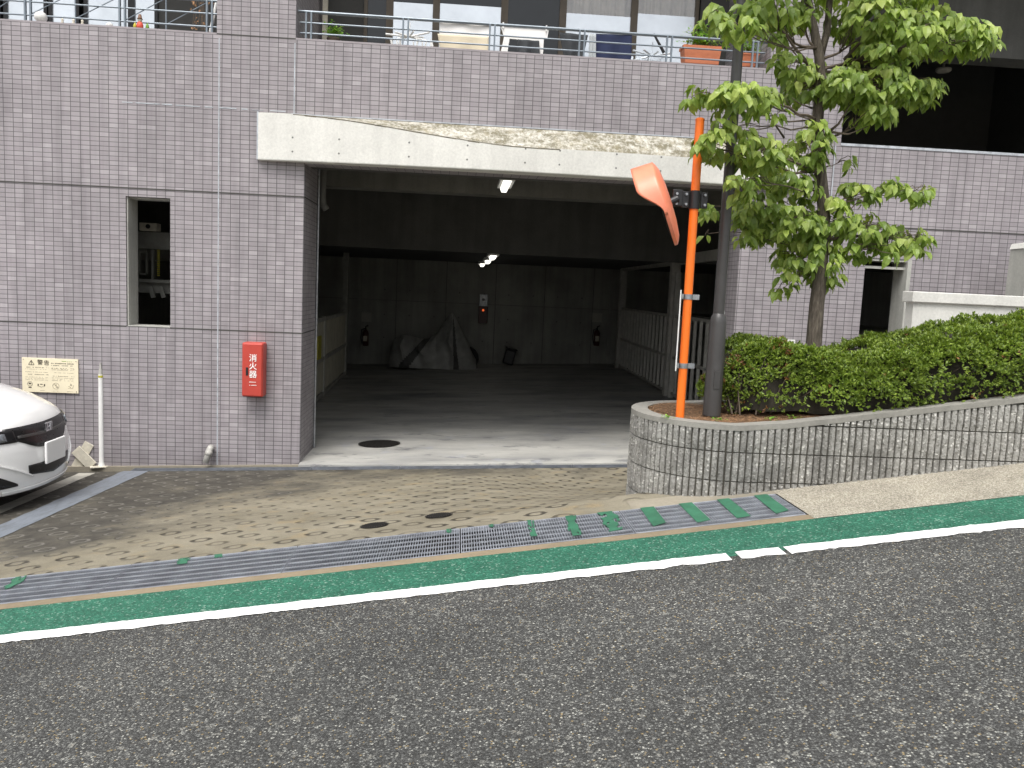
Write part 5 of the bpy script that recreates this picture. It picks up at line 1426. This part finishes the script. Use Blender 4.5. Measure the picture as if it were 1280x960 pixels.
# extinguishers on the back wall with their notices
def extinguisher(px, lab):
    q = at(px, 420, YBK-.12); t = thing('fire_extinguisher', (q.x, YBK-.12, pz(q.x, YBK-.12, 432)), lab, 'fire extinguisher', 'wall extinguishers')
    z = t.location.z
    MB().lathe((q.x, YBK-.12, z), [(.07, 0), (.078, .02), (.078, .34), (.05, .4), (.03, .42)], 18).build('cylinder', M['rext'], t, smooth='auto')
    MB().tube([(q.x, YBK-.12, z+.42), (q.x, YBK-.12, z+.5), (q.x+.06, YBK-.14, z+.53)], .02, 8).build('valve', M['black'], t, smooth=True)
    MB().tube([(q.x, YBK-.14, z+.46), (q.x-.1, YBK-.15, z+.42), (q.x-.12, YBK-.15, z+.2), (q.x-.08, YBK-.17, z+.05)], .012, 8).build('hose', M['black'], t, smooth=True)
    MB().box(q.x-.05, q.x+.05, YBK-.205, YBK-.199, z+.12, z+.26).build('label_plate', M['offwhite'], t)
    n_ = MB(); n_.box(q.x-.13, q.x+.13, YBK-.012, YBK-.001, z+.62, z+.86); n_.build('wall_notice', M['notice_in'], t)
    return t
M['rext'] = simple('dull_red_cylinder', (.06, .014, .012, 1), .4)
M['notice_in'] = simple('faded_notice', (.45, .44, .4, 1), .7)
extinguisher(457, 'dull red extinguisher on the back wall left of the motorcycle'); extinguisher(746, 'extinguisher on the back wall near the right hand gate')
# alarm column
q = at(604, 385, YBK-.06); t = thing('alarm_panel', (q.x, YBK-.06, pz(q.x, YBK, 403)), 'fire alarm panel with a small glowing red lamp on the back wall', 'alarm panel')
zt, zm, zb = pz(q.x, YBK-.1, 368), pz(q.x, YBK-.1, 383), pz(q.x, YBK-.1, 404)
MB().box(q.x-.11, q.x+.11, YBK-.1, YBK-.002, zm+.003, zt).build('upper_panel', M['galv'], t, bevel=.008)
MB().sph((q.x, YBK-.11, (zt+zm)/2+.02), .04, 10).build('bell', M['chrome'], t, smooth=True)
MB().box(q.x-.12, q.x+.12, YBK-.11, YBK-.002, zb, zm).build('lower_panel', M['rext'], t, bevel=.01)
MB().sph((q.x, YBK-.115, zm-.1), .03, 10).build('red_lamp', M['redlamp'], t, smooth=True)
# lamps
def lamp(X, Y, z, label):
    t = thing('ceiling_lamp', (X, Y, z+.08), label, 'ceiling lamp', 'ceiling lamps')
    MB().box(X-.1, X+.1, Y-.47, Y+.47, z+.035, z+.09).build('lamp_housing', M['white'], t, bevel=.004)
    m_ = MB(); m_.prism([(X-.055, Y-.45, z+.033), (X+.055, Y-.45, z+.033), (X+.035, Y-.45, z-.02), (X-.035, Y-.45, z-.02)], (0, .9, 0)); m_.build('diffuser', M['lamp'], t)
q = at(632, 236, 2.2)
lamp(q.x, q.y, q.z+.02, 'ceiling lamp nearest the garage mouth, the largest of four')
for (px, py, Y, l) in ((616, 318, 5.9, 'second ceiling lamp from the garage mouth, right and highest of the far three'), (610, 324, 8.5, 'third ceiling lamp from the garage mouth, middle of the far three'), (603, 329.5, 11.1, 'farthest ceiling lamp, lowest and leftmost in view')):
    q = at(px, py, Y); lamp(q.x, Y, 2.70, l)
# left side: cream panelled gate of the parking machine
g0, g1 = fl(393, 505), fl(430, 470)
dirv = (g1-g0); dirv.z = 0; Lg = dirv.length; dirv.normalize()
gs = g0-dirv*2.6; Lg += 2.6
def gat(s, z): p_ = gs+dirv*s; return Vector((p_.x, p_.y, floorz(p_.x)+z))
t = thing('panelled_gate', tuple(gs), 'cream corrugated gate panels with a yellow notice along the left side of the garage', 'gate')
zt_ = pz(g1.x, g1.y, 391)-floorz(g1.x); zmd = pz(g1.x, g1.y, 431)-floorz(g1.x)
for (a, b, nm) in ((.12, zmd-.04, 'gate_panel'), (zmd+.04, zt_-.03, 'gate_panel')):
    m_ = MB(); n = int(Lg/.03); vs = []
    for i in range(n+1):
        off = Vector((.012 if (i//2) % 2 else 0, 0, 0)); vs += [gat(Lg*i/n, a)+off, gat(Lg*i/n, b)+off]
    m_.add(vs, [(2*i, 2*i+2, 2*i+3, 2*i+1) for i in range(n)]); m_.build(nm, M['gate_cream'], t, solid=.01)
for z in (.06, zmd, zt_):
    m_ = MB(); m_.bar(gat(0, z), gat(Lg, z), .06, .07); m_.build('gate_rail', M['gatebar'], t)
for s in (Lg, Lg*.5, 0):
    m_ = MB(); m_.bar(gat(s, -.02), gat(s, zt_+.05), .07, .07); m_.build('gate_post', M['gatebar'], t)
a = fl(400, 500); sy = Lg*.5+.55
m_ = MB()
yx = at(401, 430, g0.y+.25)
pa = gs+dirv*(2.6+.25); zz0, zz1 = pz(pa.x, pa.y, 449), pz(pa.x, pa.y, 420)
m_.bar(Vector((pa.x+.03, pa.y, zz0)), Vector((pa.x+.03, pa.y, zz1)), .02, .35, up=(0, 1, 0)); m_.build('yellow_notice', M['yellow'], t)
# steel posts and beams of the machine on the left
t = thing('parking_machine', (-3.6, 3., 0), 'steel frame of a parking machine behind the cream gate', 'parking machine', None)
def pt_(px, py, Y): return at(px, py, Y)
e1 = gat(Lg, 0)
m_ = MB(); m_.bar(e1+Vector((-.02, .12, -.05)), Vector((e1.x-.02, e1.y+.12, 2.8)), .12, .12); m_.build('machine_post', M['steel_in'], t)
for (Y, z) in ((4.0, 2.45), (6.5, 1.9)):
    m_ = MB(); m_.bar((-6.8, Y, z), (-2.75, Y, z), .14, .22); m_.build('machine_beam', M['steel_in'], t)
# seen through the narrow window
YW = 1.15
b1a, b1b = at(160, 288, YW), at(225, 292, YW)
m_ = MB(); m_.box(-6.5, -2.35, YW, YW+.25, pz(-3.6, YW, 312), pz(-3.6, YW, 291)); m_.build('machine_beam', M['steel_in'], t)
m_ = MB(); m_.box(-6.5, -2.35, YW-.1, YW-.02, pz(-3.6, YW, 354), pz(-3.6, YW, 350)); m_.box(-6.5, -2.35, YW-.02, YW+.1, pz(-3.6, YW, 367), pz(-3.6, YW, 354.2)); m_.build('deck_edge', M['steel_in'], t)
a, b = at(174, 278, YW-.1), at(196, 289, YW-.1); m_ = MB(); m_.box(a.x, b.x, YW-.1, YW+.05, b.z, a.z); m_.build('junction_box', M['offwhite'], t, bevel=.005)
q = at(185, 283, YW-.1); MB().tube([(q.x, YW-.106, q.z), (q.x, YW-.099, q.z)], .028, 14).build('box_knob', M['black'], t)
m_ = MB(); c0, c1 = at(173, 313, YW+.1), at(184, 344, YW+.1)
for x0_, x1_, z0_, z1_ in ((c0.x, c1.x, c0.z-.03, c0.z), (c0.x, c0.x+.02, c1.z, c0.z-.03), (c1.x-.02, c1.x, c1.z, c0.z-.03), (c0.x, c1.x, c1.z, c1.z+.02)): m_.box(x0_, x1_, YW+.1, YW+.14, z0_, z1_)
m_.box(at(185.5, 0, YW).x, at(188, 0, YW).x, YW+.06, YW+.12, c1.z-.06, c0.z+.02)
m_.build('guide_bracket', M['steel_in'], t)
m_ = MB(); q = at(198, 312, YW+.05); z = q.z
while z > at(198, 344, YW+.05).z:
    m_.box(q.x-.016, q.x+.016, YW+.05, YW+.06, z-.014, z); z -= .024
m_.build('yellow_chain', M['yellow'], t)
for px in (188, 201):
    a, b = at(px, 358, YW-.12), at(px+4, 372, YW-.12); m_ = MB(); m_.bar(a, b, .05, .03); m_.build('deck_bracket', M['steel_in'], t)
# right side: slatted gates
r0, r1 = fl(773, 460), fl(833, 494)
dr = (r1-r0); dr.z = 0; L1 = dr.length; dr.normalize()
def slat_gate(s0, s1, label):
    def at_(s, z): p_ = r0+dr*s; return Vector((p_.x, p_.y, floorz(p_.x)+z))
    t = thing('slatted_gate', tuple(at_(s0, 0)), label, 'gate', 'slatted gates')
    h = pz(r1.x, r1.y, 396)-floorz(r1.x); n = max(3, int((s1-s0)/.33))
    for k in range(n+1):
        m_ = MB(); m_.bar(at_(s0+(s1-s0)*k/n, .1), at_(s0+(s1-s0)*k/n, h), .05, .03, up=(0, 1, 0)); m_.build('gate_bar', M['gatebar'], t)
    for z in (.08, h*.5, h+.02):
        m_ = MB(); m_.bar(at_(s0, z), at_(s1, z), .05, .05); m_.build('gate_rail', M['gatebar'], t)
    return t
slat_gate(.1, L1-.15, 'far grey slatted gate along the right side of the garage, left of the orange post')
slat_gate(L1+.25, L1+3.2, 'near grey slatted gate seen between the orange post and the lamp post')
t = thing('gate_frame', tuple(r1), 'grey steel post and header frame of the right hand parking gates', 'gate frame')
for s in (-.05, L1+.05):
    p_ = r0+dr*s; m_ = MB(); m_.bar((p_.x, p_.y, floorz(p_.x)-.01), (p_.x, p_.y, 2.79), .16, .16); m_.build('frame_post', M['gatebar'], t)
p_ = r0+dr*(L1+.3); m_ = MB(); m_.bar((p_.x, p_.y, floorz(p_.x)-.01), (p_.x, p_.y, 2.6), .09, .09); m_.build('frame_post', M['gatebar'], t)
hz2 = pz(r1.x, r1.y, 326)
pa, pb = r0+dr*-.1, r0+dr*(L1+3.4); m_ = MB(); m_.bar((pa.x, pa.y, hz2), (pb.x, pb.y, hz2), .12, .16); m_.build('header_beam', M['gatebar'], t)
# deck with a stored car behind the right gates
dk = thing('car_deck', (6, 7.5, 1.7), 'raised steel car deck behind the right hand slatted gates', 'parking deck')
MB().box(4.9, 7.5, 2.6, 9.5, 1.62, 1.78).build('deck_plate', M['steel_in'], dk)
for y in (2.7, 9.4): MB().box(7.2, 7.35, y, y+.12, 0, 1.62).build('deck_leg', M['steel_in'], dk)
# deeper recess of the upper right opening: window frame and a downlight
t = thing('recess_window', at(1265, 170, 5.8), 'dim window frame deep inside the dark upper right opening', 'window')
a, b = at(1272, 150, 5.8), at(1290, 186, 5.8)
m_ = MB(); m_.box(a.x-.12, a.x, 5.78, 5.9, b.z, a.z+.3); m_.box(a.x, a.x+1.2, 5.78, 5.9, b.z, b.z+.1); m_.build('recess_frame', M['conc_wall'], t)
MB().box(a.x, a.x+1.2, 5.84, 5.88, b.z+.1, a.z+.3).build('recess_pane', M['glassd'], t)
q = at(1179, 90, 4.0); t = thing('downlight', tuple(q), 'small round fitting on the dark ceiling of the upper right opening', 'downlight')
MB().lathe((q.x, q.y, q.z), [(.1, 0), (.12, .02), (.12, .05)], 16).build('fitting', M['offwhite'], t, smooth='auto')
MB().lathe((q.x, q.y, q.z+.05), [(.02, 0), (.02, ZT-.6-q.z-.05)], 8).build('stem', M['offwhite'], t)
